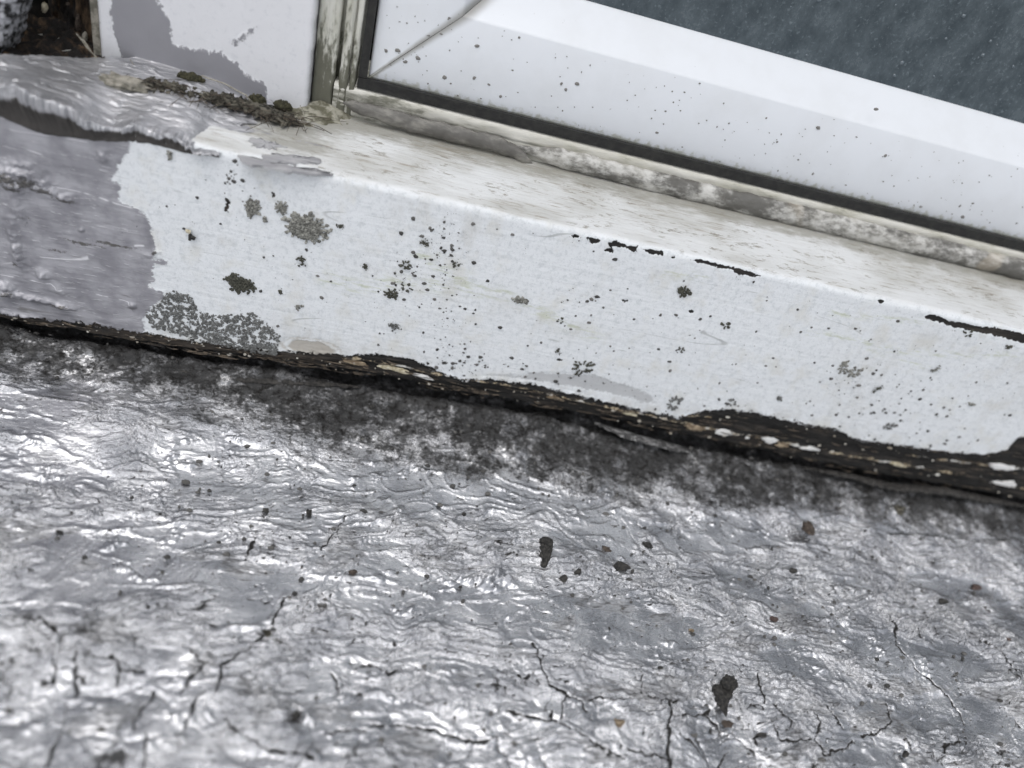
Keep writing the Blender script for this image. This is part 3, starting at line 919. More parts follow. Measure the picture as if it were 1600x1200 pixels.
def build_sill():
    xs = spread(-0.19, 0.245, 0.00038, -1.3, 1.5) * 1000
    nu, nv = len(xs), len(SP)
    X = np.tile(xs, nv).astype(np.float32)
    S = np.repeat(SARC, nu).astype(np.float32)
    Y = np.repeat(SP[:, 0], nu) * 1000
    Z = np.repeat(SP[:, 1], nu) * 1000
    T = np.gradient(SP, axis=0)
    T /= np.linalg.norm(T, axis=1)[:, None]
    NY, NZ = np.repeat(-T[:, 1], nu), np.repeat(T[:, 0], nu)
    s_edge = float(SARC[np.argmax(SP[:, 1] > ZT - 0.001)])
    top = smooth(s_edge - 0.5, s_edge + 2.2, S + 0.5 * fbm(X / 12, S / 4, 2, 3))
    front = 1 - smooth(s_edge, s_edge + 2, S)
    grey = polygon_field(X, S, front_poly(GREY_EDGE))
    for p in ([(1150, 622), (1210, 632), (1275, 655), (1200, 668), (1120, 650)], [(1180, 700), (1300, 690), (1440, 712), (1430, 724), (1300, 722)], [(1080, 695), (1180, 720), (1330, 742), (1500, 772), (1360, 768), (1240, 748), (1120, 722)], [(-600, 300), (1100, 560), (1130, 640), (1060, 690), (900, 700), (-600, 400)]):
        polygon_field(X, S, top_poly(crop(p, 0, 0)), out=grey)
    bt = front_poly(BAND_TOP)
    btz = np.interp(X, bt[:, 0], bt[:, 1])
    band = np.clip(btz + 0.6 * fbm(X / 2.5, S / 2.5, 4, 5, 0.7) + 0.5 * fbm(X / 0.9, S / 0.9, 2, 6) - S, -4, 4) * front - 4 * (1 - front)
    chip = np.full(X.shape, -4, np.float32)
    for p in CHIPS:
        polygon_field(X, S, front_poly(p), out=chip)
    pale = polygon_field(X, S, front_poly(crop([(700, 830), (900, 822), (960, 812), (1080, 808), (1220, 820), (1330, 862), (1440, 890), (1490, 925), (1500, 960), (1380, 930), (1200, 895), (1000, 860), (860, 845)], 500, 300)))
    # bare knot ring by the lower edge
    c = uv_front(487, 538)
    rr = np.hypot((X - c[0]) / 1.9, (S - c[1] + 3.0) * 1.1) + 0.5 * fbm(X / 4, S / 4, 3, 61)
    ring = 0.62 * smooth(7.2, 4.2, rr) * (0.75 + 0.25 * np.sin(rr * 4.2)) + 0.5 * smooth(4.0, 2.6, rr)
    ochre = np.full(X.shape, 9.0, np.float32)
    for ln_ in ([(540, 566), (575, 572), (600, 576), (650, 586), (700, 594)], [(715, 596), (780, 605), (850, 621), (930, 638), (1030, 657), (1080, 669)], [(1060, 650), (1110, 655)], [(1080, 669), (1150, 682), (1280, 704)], [(1300, 709), (1360, 718), (1420, 728), (1500, 742)], [(1420, 712), (1470, 719), (1540, 728), (1620, 738)], [(1540, 752), (1620, 768)]):
        line_field(X, S, front_poly(ln_), ochre)
    ochre = np.exp(-(ochre / 1.0) ** 2) - 0.25
    brown = smooth(-40, -62, X) * front
    stain = 0.55 * smooth(7, 0.5, S - btz)
    for (px, py, r, rv, a) in ((725, 375, 9, 11, .6), (650, 330, 6, 6, .6), (1340, 600, 14, 22, .45), (1050, 440, 9, 4, .5), (330, 375, 7, 2, .6), (480, 520, 12, 8, .6), (1480, 540, 30, 4, .4), (700, 460, 26, 7, .4), (870, 510, 14, 4, .5), (1590, 600, 14, 20, .4)):
        c = uv_front(px, py)
        stain = np.maximum(stain, a * bump_at(X, S, c[0], c[1], r, rv))
    stain = stain * front
    soot = np.zeros(X.shape, np.float32)
    for (px, py, r, rv, a) in ((15, 276, 4, 2.0, .9), (45, 283, 4, 2.2, .9), (70, 297, 4, 1.2, .9), (100, 312, 4, 1.0, .8), (20, 292, 3, 1.4, .9), (130, 380, 7, .7, .8), (180, 383, 7, .8, .9), (90, 392, 5, .6, .7), (25, 410, .9, .9, .9), (242, 394, .9, 1, .9), (8, 452, 3, .9, .8), (90, 474, 4, .6, .9), (206, 480, 1.2, .9, .7), (40, 345, 2, 5, .4)):
        c = uv_front(px, py)
        soot = np.maximum(soot, a * bump_at(X + 0.8 * fbm(X / 3, S / 2, 2, 71), S + 0.5 * fbm(X / 3, S / 2, 2, 72), c[0], c[1], r, rv))
    algae = np.zeros(X.shape, np.float32)
    for ln_, r in (([(510, 435), (560, 450), (620, 440), (700, 445), (790, 460)], 2.6), ([(660, 395), (700, 430), (730, 440)], 3.0), ([(820, 475), (870, 500), (930, 525)], 2.0), ([(1265, 520), (1330, 530), (1400, 548), (1490, 555), (1600, 553)], 1.3), ([(1300, 488), (1345, 496), (1440, 502)], 1.2), ([(1040, 428), (1075, 430), (1100, 436)], 1.4), ([(1360, 545), (1450, 575)], 1.0)):
        d = line_field(X, S, front_poly(ln_), np.full(X.shape, 9.0, np.float32))
        algae = np.maximum(algae, np.exp(-(d / r) ** 2))
    back = smooth(s_edge + 16, s_edge + 30, S) * 0.75 + 0.8 * bump_at(X, S, -72, s_edge + 14, 16, 14)
    gm = smooth(-0.2, 0.3, grey)
    # relief
    h = 0.18 * fbm(X / 40, S / 25, 2, 7) + 0.03 * fbm(X / 4, S / 3, 2, 8)
    h = h + gm * (0.16 + 0.12 * fbm(X / 9, S / 2.5, 3, 9) + 0.06 * fbm(X / 2, S / 0.8, 2, 10)) * front
    for (px, py, r, rv, a) in ((10, 268, 4, 3, 1.2), (35, 262, 4, 2.4, 1.4), (20, 285, 4, 3.2, 1.6), (60, 285, 5, 2.4, 1.5), (95, 305, 4, 1.6, 1.0), (28, 330, 1.6, 4, 1.0), (22, 370, 1.5, 7, 1.1), (30, 400, 1.5, 4, 1.0), (67, 427, 1.8, 1.7, 1.6), (8, 445, 3, 2, 2.0), (60, 465, 7, 1.0, 1.3), (100, 476, 3, .9, 1.4), (20, 455, 5, 1.0, 1.6), (160, 243, 1.9, 1.8, 1.5), (243, 395, .9, 1.3, 1.0), (25, 490, 5, 1, 1), (128, 358, .8, .8, .8), (206, 475, 1, 1, .8), (95, 452, 2.4, 2, .5), (228, 398, 2, .8, .7)):
        c = uv_front(px, py)
        h = h + a * bump_at(X + 0.5 * fbm(X / 2, S / 2, 2, 12), S, c[0], c[1], r, rv) * (1 + 0.5 * fbm(X / 1.7, S / 1.4, 2, 11))
    h = h - 0.22 * smooth(-0.1, 0.15, chip)
    bm = smooth(-0.1, 0.5, band)
    h = h - bm * (0.5 + 0.45 * fbm(X / 7, S / 1.3, 4, 14) - 0.5 * smooth(0, .7, ochre)) - 0.9 * smooth(2, 6, btz - S) * front
    h = h + front * 0.22 * np.exp(-((band + 0.45) / 0.5) ** 2) * (0.5 + fbm(X / 3, S / 3, 2, 15))       # paint lifting at its torn edge
    h = h + top * (0.05 * fbm(X / 14, S / 0.9, 2, 16) - 0.12 * smooth(0.2, 0.5, fbm(X / 10, S / 1.5, 2, 17)))
    h = h - 0.25 * ring * (rr < 6) - 0.10 * smooth(-.2, .3, pale)
    zb = np.interp(X, [-153, -115, -45, 47, 147, 224], [13.0, 12.4, 16.6, 15.8, 12.4, 12.6]) - 13.5
    dz = zb * np.clip(1 - (S - 13.5) / 35, 0, 1) ** 2 * front + 0.5 * fbm(X / 6, X * 0, 3, 18) * smooth(22, 13, S) * front
    V = np.stack([X, Y + NY * h, Z + NZ * h + dz], 1) / 1000
    make_mesh('sill_board', V, grid_faces(nu, nv), MAT['sill'], SILL, attrs=dict(grey=grey, band=band, chip=chip, pale=pale, top=top, back=back, ring=ring, algae=algae, ochre=ochre, brown=brown, stain=stain, soot=soot))


build_sill()


def blob_outline(rx, ry, n=14, rough=0.3, seed=0):
    r = np.random.default_rng(seed)
    a = np.linspace(0, 2 * np.pi, n, endpoint=False)
    k = 1 + rough * (0.5 * r.uniform(-1, 1, n) + 0.8 * np.sin(a * 2 + r.uniform(0, 6)) * r.uniform(0.2, 0.8) + 0.6 * np.sin(a * 3 + r.uniform(0, 6)) * r.uniform(0, 1))
    return np.stack([np.cos(a) * rx * k, np.sin(a) * ry * k], 1)


def plate(center, outline, thick, ex, ey, en, dome=0.0):
    """a thin irregular plate lying in the plane ex, ey with normal en (metres)"""
    n = len(outline)
    ex, ey, en, center = (np.asarray(v, float) for v in (ex, ey, en, center))
    o3 = center + outline[:, :1] * ex + outline[:, 1:] * ey
    V = np.concatenate([o3 - en * thick * 0.5, o3 + (outline[:, :1] * ex + outline[:, 1:] * ey) * -0.12 + en * thick, [center + en * (thick + dome)]])
    i = np.arange(n)
    j = (i + 1) % n
    return V, [np.stack([i, j, j + n, i + n], 1), np.stack([i + n, j + n, np.full(n, 2 * n)], 1)]


def domes(C, rad, ex, ey, en, hgt=0.5, n=7, stretch=None):
    """many small irregular domes as one vertex/face array; C (m,3), rad (m,)"""
    m = len(C)
    a = np.linspace(0, 2 * np.pi, n, endpoint=False)
    k = 1 + 0.28 * rng.uniform(-1, 1, (m, n))
    rot = rng.uniform(0, 6.28, (m, 1))
    st = np.ones((m, 1)) if stretch is None else stretch[:, None]
    u, v = np.cos(a + rot) * k * rad[:, None] * st, np.sin(a + rot) * k * rad[:, None]
    ex, ey, en = (np.asarray(q, float) for q in (ex, ey, en))
    ring0 = C[:, None] + u[..., None] * ex + v[..., None] * ey - en * (rad * 0.15)[:, None, None]
    ring1 = C[:, None] + (u[..., None] * ex + v[..., None] * ey) * 0.72 + en * (rad * hgt * 0.7)[:, None, None]
    cap = C[:, None] + en * (rad * hgt)[:, None, None]
    V = np.concatenate([ring0, ring1, cap], 1).reshape(-1, 3)
    i = np.arange(n)
    j = (i + 1) % n
    q = np.stack([i, j, j + n, i + n], 1)
    t = np.stack([i + n, j + n, np.full(n, 2 * n)], 1)
    off = (np.arange(m) * (2 * n + 1))[:, None, None]
    return V, [(q + off).reshape(-1, 4), (t + off).reshape(-1, 3)], 2 * n + 1


EXF, EZF, ENF = (1, 0, 0), (0, 0, 1), (0, -1, 0)
FLAKES = [  # px, py, half sizes in px, tilt, material
    (1131, 677, 15, 5, 8, 'white'), (1203, 689, 14, 5, 12, 'white'), (1268, 702, 15, 4, 9, 'white'), (1566, 731, 24, 6, 12, 'white'), (1573, 757, 17, 6, 10, 'white'), (1168, 685, 4, 2, 8, 'white'),
    (1087, 670, 19, 5, 12, 'tan'), (1222, 697, 11, 4, 14, 'tan'), (1404, 727, 16, 3, 13, 'cream'),
    (617, 578, 20, 5, 15, 'cream'), (660, 589, 17, 3, 15, 'white'), (552, 567, 19, 5, 14, 'tan'), (985, 648, 12, 3, 12, 'cream'), (868, 623, 14, 3, 13, 'tan')]
for k, (px, py, a, b, tilt, mt) in enumerate(FLAKES):
    c = on_y(px, py, 0.0)
    sc = np.linalg.norm(on_y(px + 10, py, 0) - c) / 10
    t = R(tilt - 12)
    ex = np.array([math.cos(t), 0, -math.sin(t)])
    ez = np.array([math.sin(t), 0, math.cos(t)])
    V, Fc = plate(c + np.array([0, 0.0004, 0]), blob_outline(a * sc, b * sc * 1.1, 26, 0.42, 100 + k), 0.0002, ex, ez, ENF, 0.0002)
    make_mesh('paint_flake', V, Fc, MAT[mt], SILL, smooth_shade=False)

# splintered fibres and crumbs along the rotten edge
fib, crumbs = [], []
BT = front_poly(BAND_TOP)
for k in range(420):
    u = random.uniform(-150, 225)
    top_ = float(np.interp(u, BT[:, 0], BT[:, 1]))
    lo = float(np.interp(u, [-153, -115, -45, 47, 147, 224], [13.0, 12.4, 16.6, 15.8, 12.4, 12.6])) + 0.3
    if top_ - lo < 0.6:
        continue
    v = random.uniform(lo, top_ - 0.2)
    if k % 3:
        ln_ = random.uniform(1.5, 9)
        q = resample(np.array([(u, -0.2 + random.uniform(0, 0.9), v), (u + ln_ * 0.5, -0.5 + random.uniform(0, 0.9), v + random.uniform(-0.3, 0.3)), (u + ln_, -0.1 + random.uniform(0, 0.9), v + random.uniform(-0.5, 0.3))]) / 1000, 6)
        fib.append(tube(q, np.array([0.3, 1, 1, 1, 0.8, 0.2]) * random.uniform(0.00008, 0.00028), 5))
    else:
        crumbs.append((u / 1000, 0.0001, v / 1000))
V, Fl = join(fib)
o = make_mesh('splintered_fibres', V, Fl, MAT['fibre'], SILL)
o['kind'] = 'stuff'
C = np.array(crumbs)
V, Fc, per = domes(C, 0.00012 + 0.0005 * rng.uniform(0, 1, len(C)) ** 3, EXF, EZF, ENF, 0.5, 7, rng.uniform(0.8, 2.0, len(C)))
o = make_mesh('paint_crumbs', V, Fc, MAT['crumb'], SILL, smooth_shade=False, attrs=dict(tone=np.repeat(rng.uniform(0, 1, len(C)), per)))
o['kind'] = 'stuff'

# frayed membrane strips under the sill
def ragged_strip(name, line, wid, mat, seed, label, cat, group=None, y0=0.004):
    P = resample(np.array([on_y(px, py, y0) for px, py in line]), 260)
    r = np.arange(260)
    rows = []
    up = wid * (1 + 0.5 * fbm(r / 11.0, r * 0, 3, seed)) * np.minimum(1, np.minimum(r, 259 - r) / 60 + 0.03) * (0.6 + 0.8 * np.abs(fbm(r / 7.0, r * 0 + 3, 3, seed + 9)))
    for k, v in enumerate(np.linspace(-0.5, 0.5, 5)):
        q = P.copy()
        q[:, 2] += v * up + 0.0004 * fbm(r / 4.0, r * 0 + k, 2, seed + 2)
        q[:, 1] -= np.minimum(1, np.minimum(r, 259 - r) / 70) * 0.0012 * (1 - (2 * v) ** 2) - 0.002 * (1 - np.minimum(1, np.minimum(r, 259 - r) / 70)) + 0.0006 * fbm(r / 6.0, r * 0 + k * .7, 2, seed + 4)
        rows.append(q)
    q = P.copy()
    q[:, 1] += 0.003
    rows.append(q)
    V = np.concatenate(rows)
    o = make_mesh(name, V, grid_faces(260, 6), MAT[mat])
    return tag(o, label, cat, group)


ragged_strip('membrane_strip', [(-60, 535), (60, 552), (200, 570), (330, 588), (450, 600), (560, 612)], 0.0020, 'dark', 3, 'frayed dark strip under the sill below its grey painted end', 'strip', 'frayed strips under the sill', -0.003)
ragged_strip('membrane_strip', [(930, 668), (1000, 688), (1060, 704), (1090, 716)], 0.0012, 'strip', 6, 'short pale frayed strip under the middle of the sill', 'strip', 'frayed strips under the sill', -0.003)
ragged_strip('membrane_strip', [(1260, 738), (1330, 748), (1400, 764), (1480, 770), (1620, 800)], 0.0022, 'dark', 9, 'dark frayed strip under the right end of the sill beside white flakes', 'strip', 'frayed strips under the sill', -0.0035)

# ------------------------------------------------------------------ silver coating ledge over the sill's left end
def build_flap():
    lt = [(-260, 120), (-120, 138), (0, 147), (32, 150), (63, 165), (115, 186), (140, 204), (168, 210), (217, 211), (245, 219), (280, 228), (315, 238), (345, 247), (400, 256)]
    lb = [(-260, 160), (-120, 170), (0, 181), (35, 196), (70, 209), (147, 219), (200, 222), (224, 224), (245, 227), (280, 236), (315, 244), (345, 250), (400, 258)]
    A = np.array([on_y(px, py, -0.0035 if px < 150 else -0.0012) for px, py in lt])
    B = np.array([on_y(px, py, -0.0002) for px, py in lb])
    n = 640
    x = np.linspace(A[0, 0], A[-1, 0], n)
    zt, ya = np.interp(x, A[:, 0], A[:, 2]), np.interp(x, A[:, 0], A[:, 1])
    zb = np.minimum(np.interp(x, B[:, 0], B[:, 2]), zt - 0.0003)
    xm = x * 1000
    ya = ya + 0.0012 * fbm(xm / 5, xm * 0, 4, 2, 0.7)
    zrag = 0.0009 * fbm(xm / 5, xm * 0 + 4, 4, 31, 0.65)
    rows, und = [], []
    ker = np.hanning(31) / np.hanning(31).sum()
    zt = np.convolve(np.pad(zt, 15, 'edge'), ker, 'valid')
    ysm = np.convolve(np.pad(ya, 100, 'edge'), np.hanning(201) / np.hanning(201).sum(), 'valid')
    zb = np.minimum(zb, zt - 0.0003)
    zrag = zrag * smooth(-60, -100, xm)
    yb = np.interp(xm, [-200, -160, -130, -112], [0.006, 0.009, 0.023, 0.034]) + 0.001 * fbm(xm / 4, xm * 0, 3, 21)
    nb = 150
    fade = smooth(-88, -100, xm)
    for k in range(nb):
        t = k / (nb - 1)                       # back to lip
        y = yb + (ysm + (ya - ysm) * smooth(0.8, 1.0, np.full(n, t)) - yb) * t
        base = ZT + np.maximum(y, 0) * SL
        lift = 0.0012 + 0.0018 * fade
        zz = base + lift + zrag * smooth(0.86, 1.0, np.full(n, t)) + (zt - (ZT + 0.0008)) * smooth(0.25, 1.0, np.full(n, t)) + 0.001 * (1 - t) * fade
        ym = y * 1000
        xr, yr = xm * 0.93 + ym * 0.55 + 1.2 * fbm(xm / 9, ym / 6, 2, 40), ym * 0.9 - xm * 0.10 + 0.9 * fbm(xm / 8, ym / 5, 3, 41)
        rel = (0.10 * fbm(xr / 16, yr / 2.2, 3, 5) + 0.09 * (1 - 2 * np.abs(perlin(xr / 10, yr / 1.3, 7))) + 0.06 * fbm(xr / 2.9, yr / 1.0, 3, 8) + 0.6 * np.maximum(0, fbm(xr / 5, yr / 3, 4, 34) - 0.35) + 0.45 * fbm(xr / 18, yr / 12, 2, 6)) * 0.001
        rag = x + 0.004 * fbm(y * 1000 / 3.0, xm * 0, 3, 9) * smooth(-95, -82, xm) + np.maximum(0.036 - y, 0) * -0.25 * smooth(-100, -80, xm)
        rows.append(np.stack([rag, y, zz + rel * (0.5 + 0.5 * fade)], 1))
        und.append(np.zeros(n))
    last = rows[-1]
    zl = last[:, 2]
    for k, t in enumerate(np.linspace(0.06, 1.0, 14)):
        y = ya - 0.0004 * math.sin(math.pi * min(1, t * 2)) + (np.maximum(-0.0002 - ya, 0)) * smooth(0.15, 1, np.full(n, t)) * 0.9
        z = zl + (zb - zl) * t
        rows.append(np.stack([last[:, 0], y + 0.0004 * fbm(xm / 3, t * 3 + xm * 0, 2, 12), z], 1))
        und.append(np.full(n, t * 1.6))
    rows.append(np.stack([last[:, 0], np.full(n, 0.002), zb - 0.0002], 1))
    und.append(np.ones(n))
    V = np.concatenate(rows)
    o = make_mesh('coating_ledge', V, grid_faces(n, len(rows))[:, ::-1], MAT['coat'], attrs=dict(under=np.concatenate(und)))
    tag(o, 'thick silver coating curling over the left end of the white sill', 'roof coating')


build_flap()
LEDGE = bpy.data.objects['coating_ledge']


def top_plate(pts, lift, mat, name, parent):
    P = np.array([on_top(px, py, lift) for px, py in pts])
    P = resample(np.vstack([P, P[:1]]), 49)[:-1]
    P[:, :2] += 0.0003 * rng.normal(0, 1, (48, 2)) + 0.0009 * np.stack([fbm(np.arange(48) / 5.0, np.zeros(48), 3, px_) for px_ in (3, 9)], 1)
    c = P.mean(0)
    rings = [P - [0, 0, 0.0008], P, c + (P - c) * 0.93 + [0, 0, 0.00008], c + (P - c) * 0.4 + [0, 0, 0.0001]]
    V = np.concatenate(rings + [[c + [0, 0, 0.0001]]])
    i = np.arange(48)
    return make_mesh(name, V, [grid_faces(48, 4, wrap=True), np.stack([144 + i, 144 + (i + 1) % 48, np.full(48, 192)], 1)], MAT[mat], parent)


for pts in ([(1130, 612), (1200, 628), (1275, 655), (1200, 664), (1120, 650)], [(1170, 690), (1300, 690), (1440, 712), (1430, 726), (1300, 728), (1190, 715)], [(1060, 690), (1180, 722), (1330, 744), (1500, 774), (1360, 772), (1220, 752), (1110, 726)]):
    top_plate(crop(pts, 0, 0), 0.00022, 'film', 'coating_strip', LEDGE)

# ------------------------------------------------------------------ timber post left of the window
PX0, PX1, PY = -0.1290, -0.0708, 0.030
POST = thing('window_post', (PX1, PY, 0.086), 'upright white post with grey paint on its lower left, beside the window', 'post')


def build_post():
    prof = [(PX0, 0.075), (PX0, 0.045), (PX0, PY + 0.0015), (PX0 + 0.0006, PY + 0.0004)]
    prof += [(x, PY) for x in np.arange(PX0 + 0.0012, PX1 - 0.0012, 0.0004)]
    for a in np.linspace(10, 90, 8):
        prof.append((PX1 - 0.0014 + 0.0014 * math.sin(R(a)), PY + 0.0014 - 0.0014 * math.cos(R(a))))
    prof += [(PX1, PY + 0.004), (PX1, 0.06)]
    prof = np.array(prof)
    zs = spread(0.0835, 0.126, 0.0004, 0.0835, 0.85)
    nu, nv = len(prof), len(zs)
    X = np.tile(prof[:, 0], nv) * 1000
    Y = np.tile(prof[:, 1], nv) * 1000
    Z = np.repeat(zs, nu) * 1000

    def pp(pts):
        q = [on_y(px, py, PY) for px, py in crop(pts, 0, 0)]
        return np.array([(p[0] * 1000, p[2] * 1000) for p in q])
    grey = polygon_field(X, Z, pp([(480, -400), (490, 50), (500, 130), (530, 200), (540, 265), (600, 300), (640, 420), (1180, 600), (1200, 440), (1180, 375), (1110, 340), (1060, 290), (990, 235), (910, 225), (850, 215), (775, 200), (760, 90), (700, -10), (690, -400)]))
    polygon_field(X, Z, pp([(1035, 190), (1075, 150), (1135, 125), (1130, 140), (1080, 180), (1050, 205)]), out=grey)
    low = on_y(470, 190, PY)[2] * 1000
    rot = 0.75 * smooth(low + 5, low - 1, Z + 1.5 * fbm(X / 5, Z / 5, 2, 3)) + 0.3 * smooth(-72.5, -71, X) + 0.35 * smooth(-126, -128.5, X)
    f = (np.abs(Y - PY * 1000) < 2.0)
    h = 0.08 * fbm(X / 12, Z / 12, 3, 4) + 0.14 * smooth(-0.2, 0.3, grey)
    Y = Y - h * f
    X = X + 0.25 * fbm(Z / 6, Z * 0, 2, 5) * (X > -73)
    make_mesh('post_board', np.stack([X, Y, Z], 1) / 1000, grid_faces(nu, nv), MAT['post'], POST, attrs=dict(grey=grey, rot=rot))
    # strip of old paint on the post's left corner
    V, Fc = box((PX0 - 0.0022, 0.0318, 0.090), (PX0 - 0.0002, 0.045, 0.85))
    make_mesh('edge_strip', V, Fc, MAT['mortar'], POST, smooth_shade=False)


build_post()

# ------------------------------------------------------------------ window: outer frame, sash, glass
WX1, WZ1 = 0.75, 0.95            # right and upper end of the sash
SX0, SZ0, SY = -0.0546, 0.1018, 0.036
WIN = thing('casement_window', (SX0, SY, SZ0), 'white casement window with misted dark glass above the sill', 'window')


def extrude_profile(name, prof, axis_vals, axis, mat, parent, wob=0.0, seed=0):
    """prof (k,2): the two other coordinates; axis 'x' or 'z'"""
    n = len(axis_vals)
    k = len(prof)
    A = np.repeat(axis_vals, k)
    P = np.tile(prof, (n, 1)).astype(float)
    if wob:
        P[:, 0] += wob * fbm(A * 1000 / 7, np.tile(np.arange(k) * 0.8, n), 3, seed)
        P[:, 1] += wob * fbm(A * 1000 / 6, np.tile(np.arange(k) * 0.8, n), 3, seed + 5)
    V = np.stack([A, P[:, 0], P[:, 1]], 1) if axis == 'x' else np.stack([P[:, 0], P[:, 1], A], 1)
    return make_mesh(name, V, grid_faces(k, n), mat, parent)


def densify(prof, step):
    out = [prof[0]]
    for a, b in zip(prof[:-1], prof[1:]):
        a, b = np.array(a), np.array(b)
        m = max(1, int(np.linalg.norm(b - a) / step))
        out += [tuple(a + (b - a) * (i + 1) / m) for i in range(m)]
    return np.array(out)


FRAME = thing('outer_frame', (SX0 - 0.004, 0.034, 0.09), 'grimy cream outer frame around the white sash', 'window frame')
jamb = densify([(PX1 + 0.0003, 0.060), (PX1 + 0.0003, 0.0353), (PX1 + 0.0009, 0.0343), (-0.0648, 0.0338), (-0.0642, 0.0342), (-0.0641, 0.0385), (-0.0629, 0.0385), (-0.0628, 0.0340), (-0.0624, 0.0336), (-0.0603, 0.0336), (-0.0601, 0.0355), (-0.0597, 0.0355), (-0.0596, 0.0337), (-0.0583, 0.0337), (-0.0581, 0.0340), (-0.0581, 0.060)], 0.0007)
extrude_profile('jamb', jamb, spread(0.0855, 0.128, 0.0007, 0.0855, 0.9), 'z', MAT['jamb'], FRAME, 0.00022, 3)
zg = 0.0988
rail = densify([(0.060, zg + 0.0003), (0.0352, zg + 0.0003), (0.0340, zg - 0.0004), (0.0336, zg - 0.0012), (0.0337, zg - 0.0040), (0.0340, zg - 0.0043), (0.0337, zg - 0.0047), (0.0338, 0.086)], 0.0006)
extrude_profile('bottom_rail', rail, spread(-0.0640, 0.21, 0.0009, -0.064, 0.8), 'x', MAT['rail'], FRAME, 0.00018, 8)
V, Fc = box((-0.0574, 0.0339, 0.0990), (0.8, 0.0357, 0.1021))  # black strip painting the shade of the open gap under the sash
make_mesh('gap_shade', V, Fc, MAT['black'], FRAME, smooth_shade=False)
V, Fc = box((-0.0574, 0.0341, 0.1022), (-0.0549, 0.0357, 0.95))  # upright black strip, stands in for shade in the side gap
make_mesh('gap_shade', V, Fc, MAT['black'], FRAME, smooth_shade=False)

sash_prof = [(0.0, 0.0465), (0.0, 0.0369), (0.0002, 0.0363), (0.0008, 0.0360), (0.0234, 0.0360), (0.0240, 0.0362), (0.0244, 0.0367), (0.0340, 0.0456), (0.0344, 0.0462), (0.0344, 0.0520)]


def sash_rail(name, side):
    k = len(sash_prof)
    lo_x, hi_x, lo_z, hi_z, g = SX0, WX1, SZ0, WZ1, 0.00008
    V = []
    m = 80
    for t in np.linspace(0, 1, m) ** 2:
        for d, y in sash_prof:
            if side in 'bt':
                x = lo_x + d + g + (hi_x - lo_x - 2 * d - 2 * g) * t
                V.append((x, y, lo_z + d if side == 'b' else hi_z - d))
            else:
                z = lo_z + d + g + (hi_z - lo_z - 2 * d - 2 * g) * t
                V.append((lo_x + d if side == 'l' else hi_x - d, y, z))
    V = np.array(V)
    make_mesh(name, V, grid_faces(k, m), MAT['upvc'], WIN)


sash_rail('bottom_rail', 'b')
sash_rail('stile', 'l')
sash_rail('stile', 'r')
sash_rail('top_rail', 't')
V, Fc = box((SX0 + 0.030, 0.0468, SZ0 + 0.030), (WX1 - 0.030, 0.0508, WZ1 - 0.030))
pane = make_mesh('glass_pane', V, Fc, MAT['glass'], WIN, smooth_shade=False)

# condensation drops on the pane
md = Mat('water_drop')
mat_drop = md.done((0.10, 0.13, 0.15), 0.05, 0.0, spec=0.8)
nd = 1500
dx = rng.uniform(-0.01, 0.32, nd)
dzz = SZ0 + 0.0344 + 0.17 * rng.uniform(0, 1, nd) ** 0.8
keep = rng.uniform(0, 1, nd) < (0.25 + 0.75 * smooth(0.16, 0.24, dzz + 0.25 * dx))
Cd = np.stack([dx, np.full(nd, 0.0467), dzz], 1)[keep]
V, Fc, _ = domes(Cd, rng.uniform(0.00025, 0.0007, len(Cd)), EXF, EZF, ENF, 0.55)
o = make_mesh('water_drops', V, Fc, mat_drop, WIN)
o['kind'] = 'stuff'

# small dirt specks on the sash
pts = []
for _ in range(230):
    if random.random() < 0.9:
        x, z = random.uniform(-0.053, 0.19), SZ0 + random.uniform(0.001, 0.023)
        pts.append((x, 0.0359, z))
    else:
        x, z = random.uniform(-0.0525, -0.032), SZ0 + random.uniform(0.002, 0.03)
        pts.append((x, 0.0359, z))
pts += [tuple(on_y(px, py, 0.0359)) for px, py in ((603, 79), (621, 79), (653, 91), (633, 97), (695, 121), (741, 122), (746, 72), (782, 151), (877, 131), (884, 140), (902, 131), (1369, 171), (1384, 243), (1500, 322), (1505, 339), (1278, 200), (1270, 272))]
C = np.array(pts)
rad = rng.uniform(0.00010, 0.00036, len(C)) * rng.uniform(0.4, 1, len(C))
rad[-17:] = 0.00055
V, Fc, per = domes(C, rad, EXF, EZF, ENF, 0.4, 7, rng.uniform(0.6, 1.9, len(C)))
o = make_mesh('dirt_specks', V, Fc, MAT['speck'], WIN, attrs=dict(tone=np.repeat(rng.uniform(1.0, 2.4, len(C)), per)))
o['kind'] = 'stuff'

# ------------------------------------------------------------------ sealant between sill and frame
def lumpy_bead(name, line, rad_y, rad_z, mat, seed, amp, n, label, cat, taper=True, sides=20):
    P = resample(np.array(line), n)
    i = np.arange(n)
    V = []
    a = np.linspace(0, 2 * np.pi, sides, endpoint=False)
    A, I = np.meshgrid(a, i)
    tp = np.minimum(1, np.minimum(I, n - 1 - I) / (n * 0.06) + 0.12) if taper else 1.0
    nz = 1 + amp * fbm(I * np.linalg.norm(P[-1] - P[0]) * 1000 / n / 5, np.cos(A) * 0.8 + np.sin(A) * 0.9, 4, seed)
    ry = np.interp(np.linspace(0, 1, n), np.linspace(0, 1, len(rad_y)), rad_y)[:, None]
    rz = np.interp(np.linspace(0, 1, n), np.linspace(0, 1, len(rad_z)), rad_z)[:, None]
    V = np.stack([P[:, 0:1] + 0 * A, P[:, 1:2] + np.cos(A) * ry * nz * tp, P[:, 2:3] + np.sin(A) * rz * nz * tp], -1).reshape(-1, 3)
    o = make_mesh(name, V, grid_faces(sides, n, wrap=True)[:, ::-1], MAT[mat])
    return tag(o, label, cat)


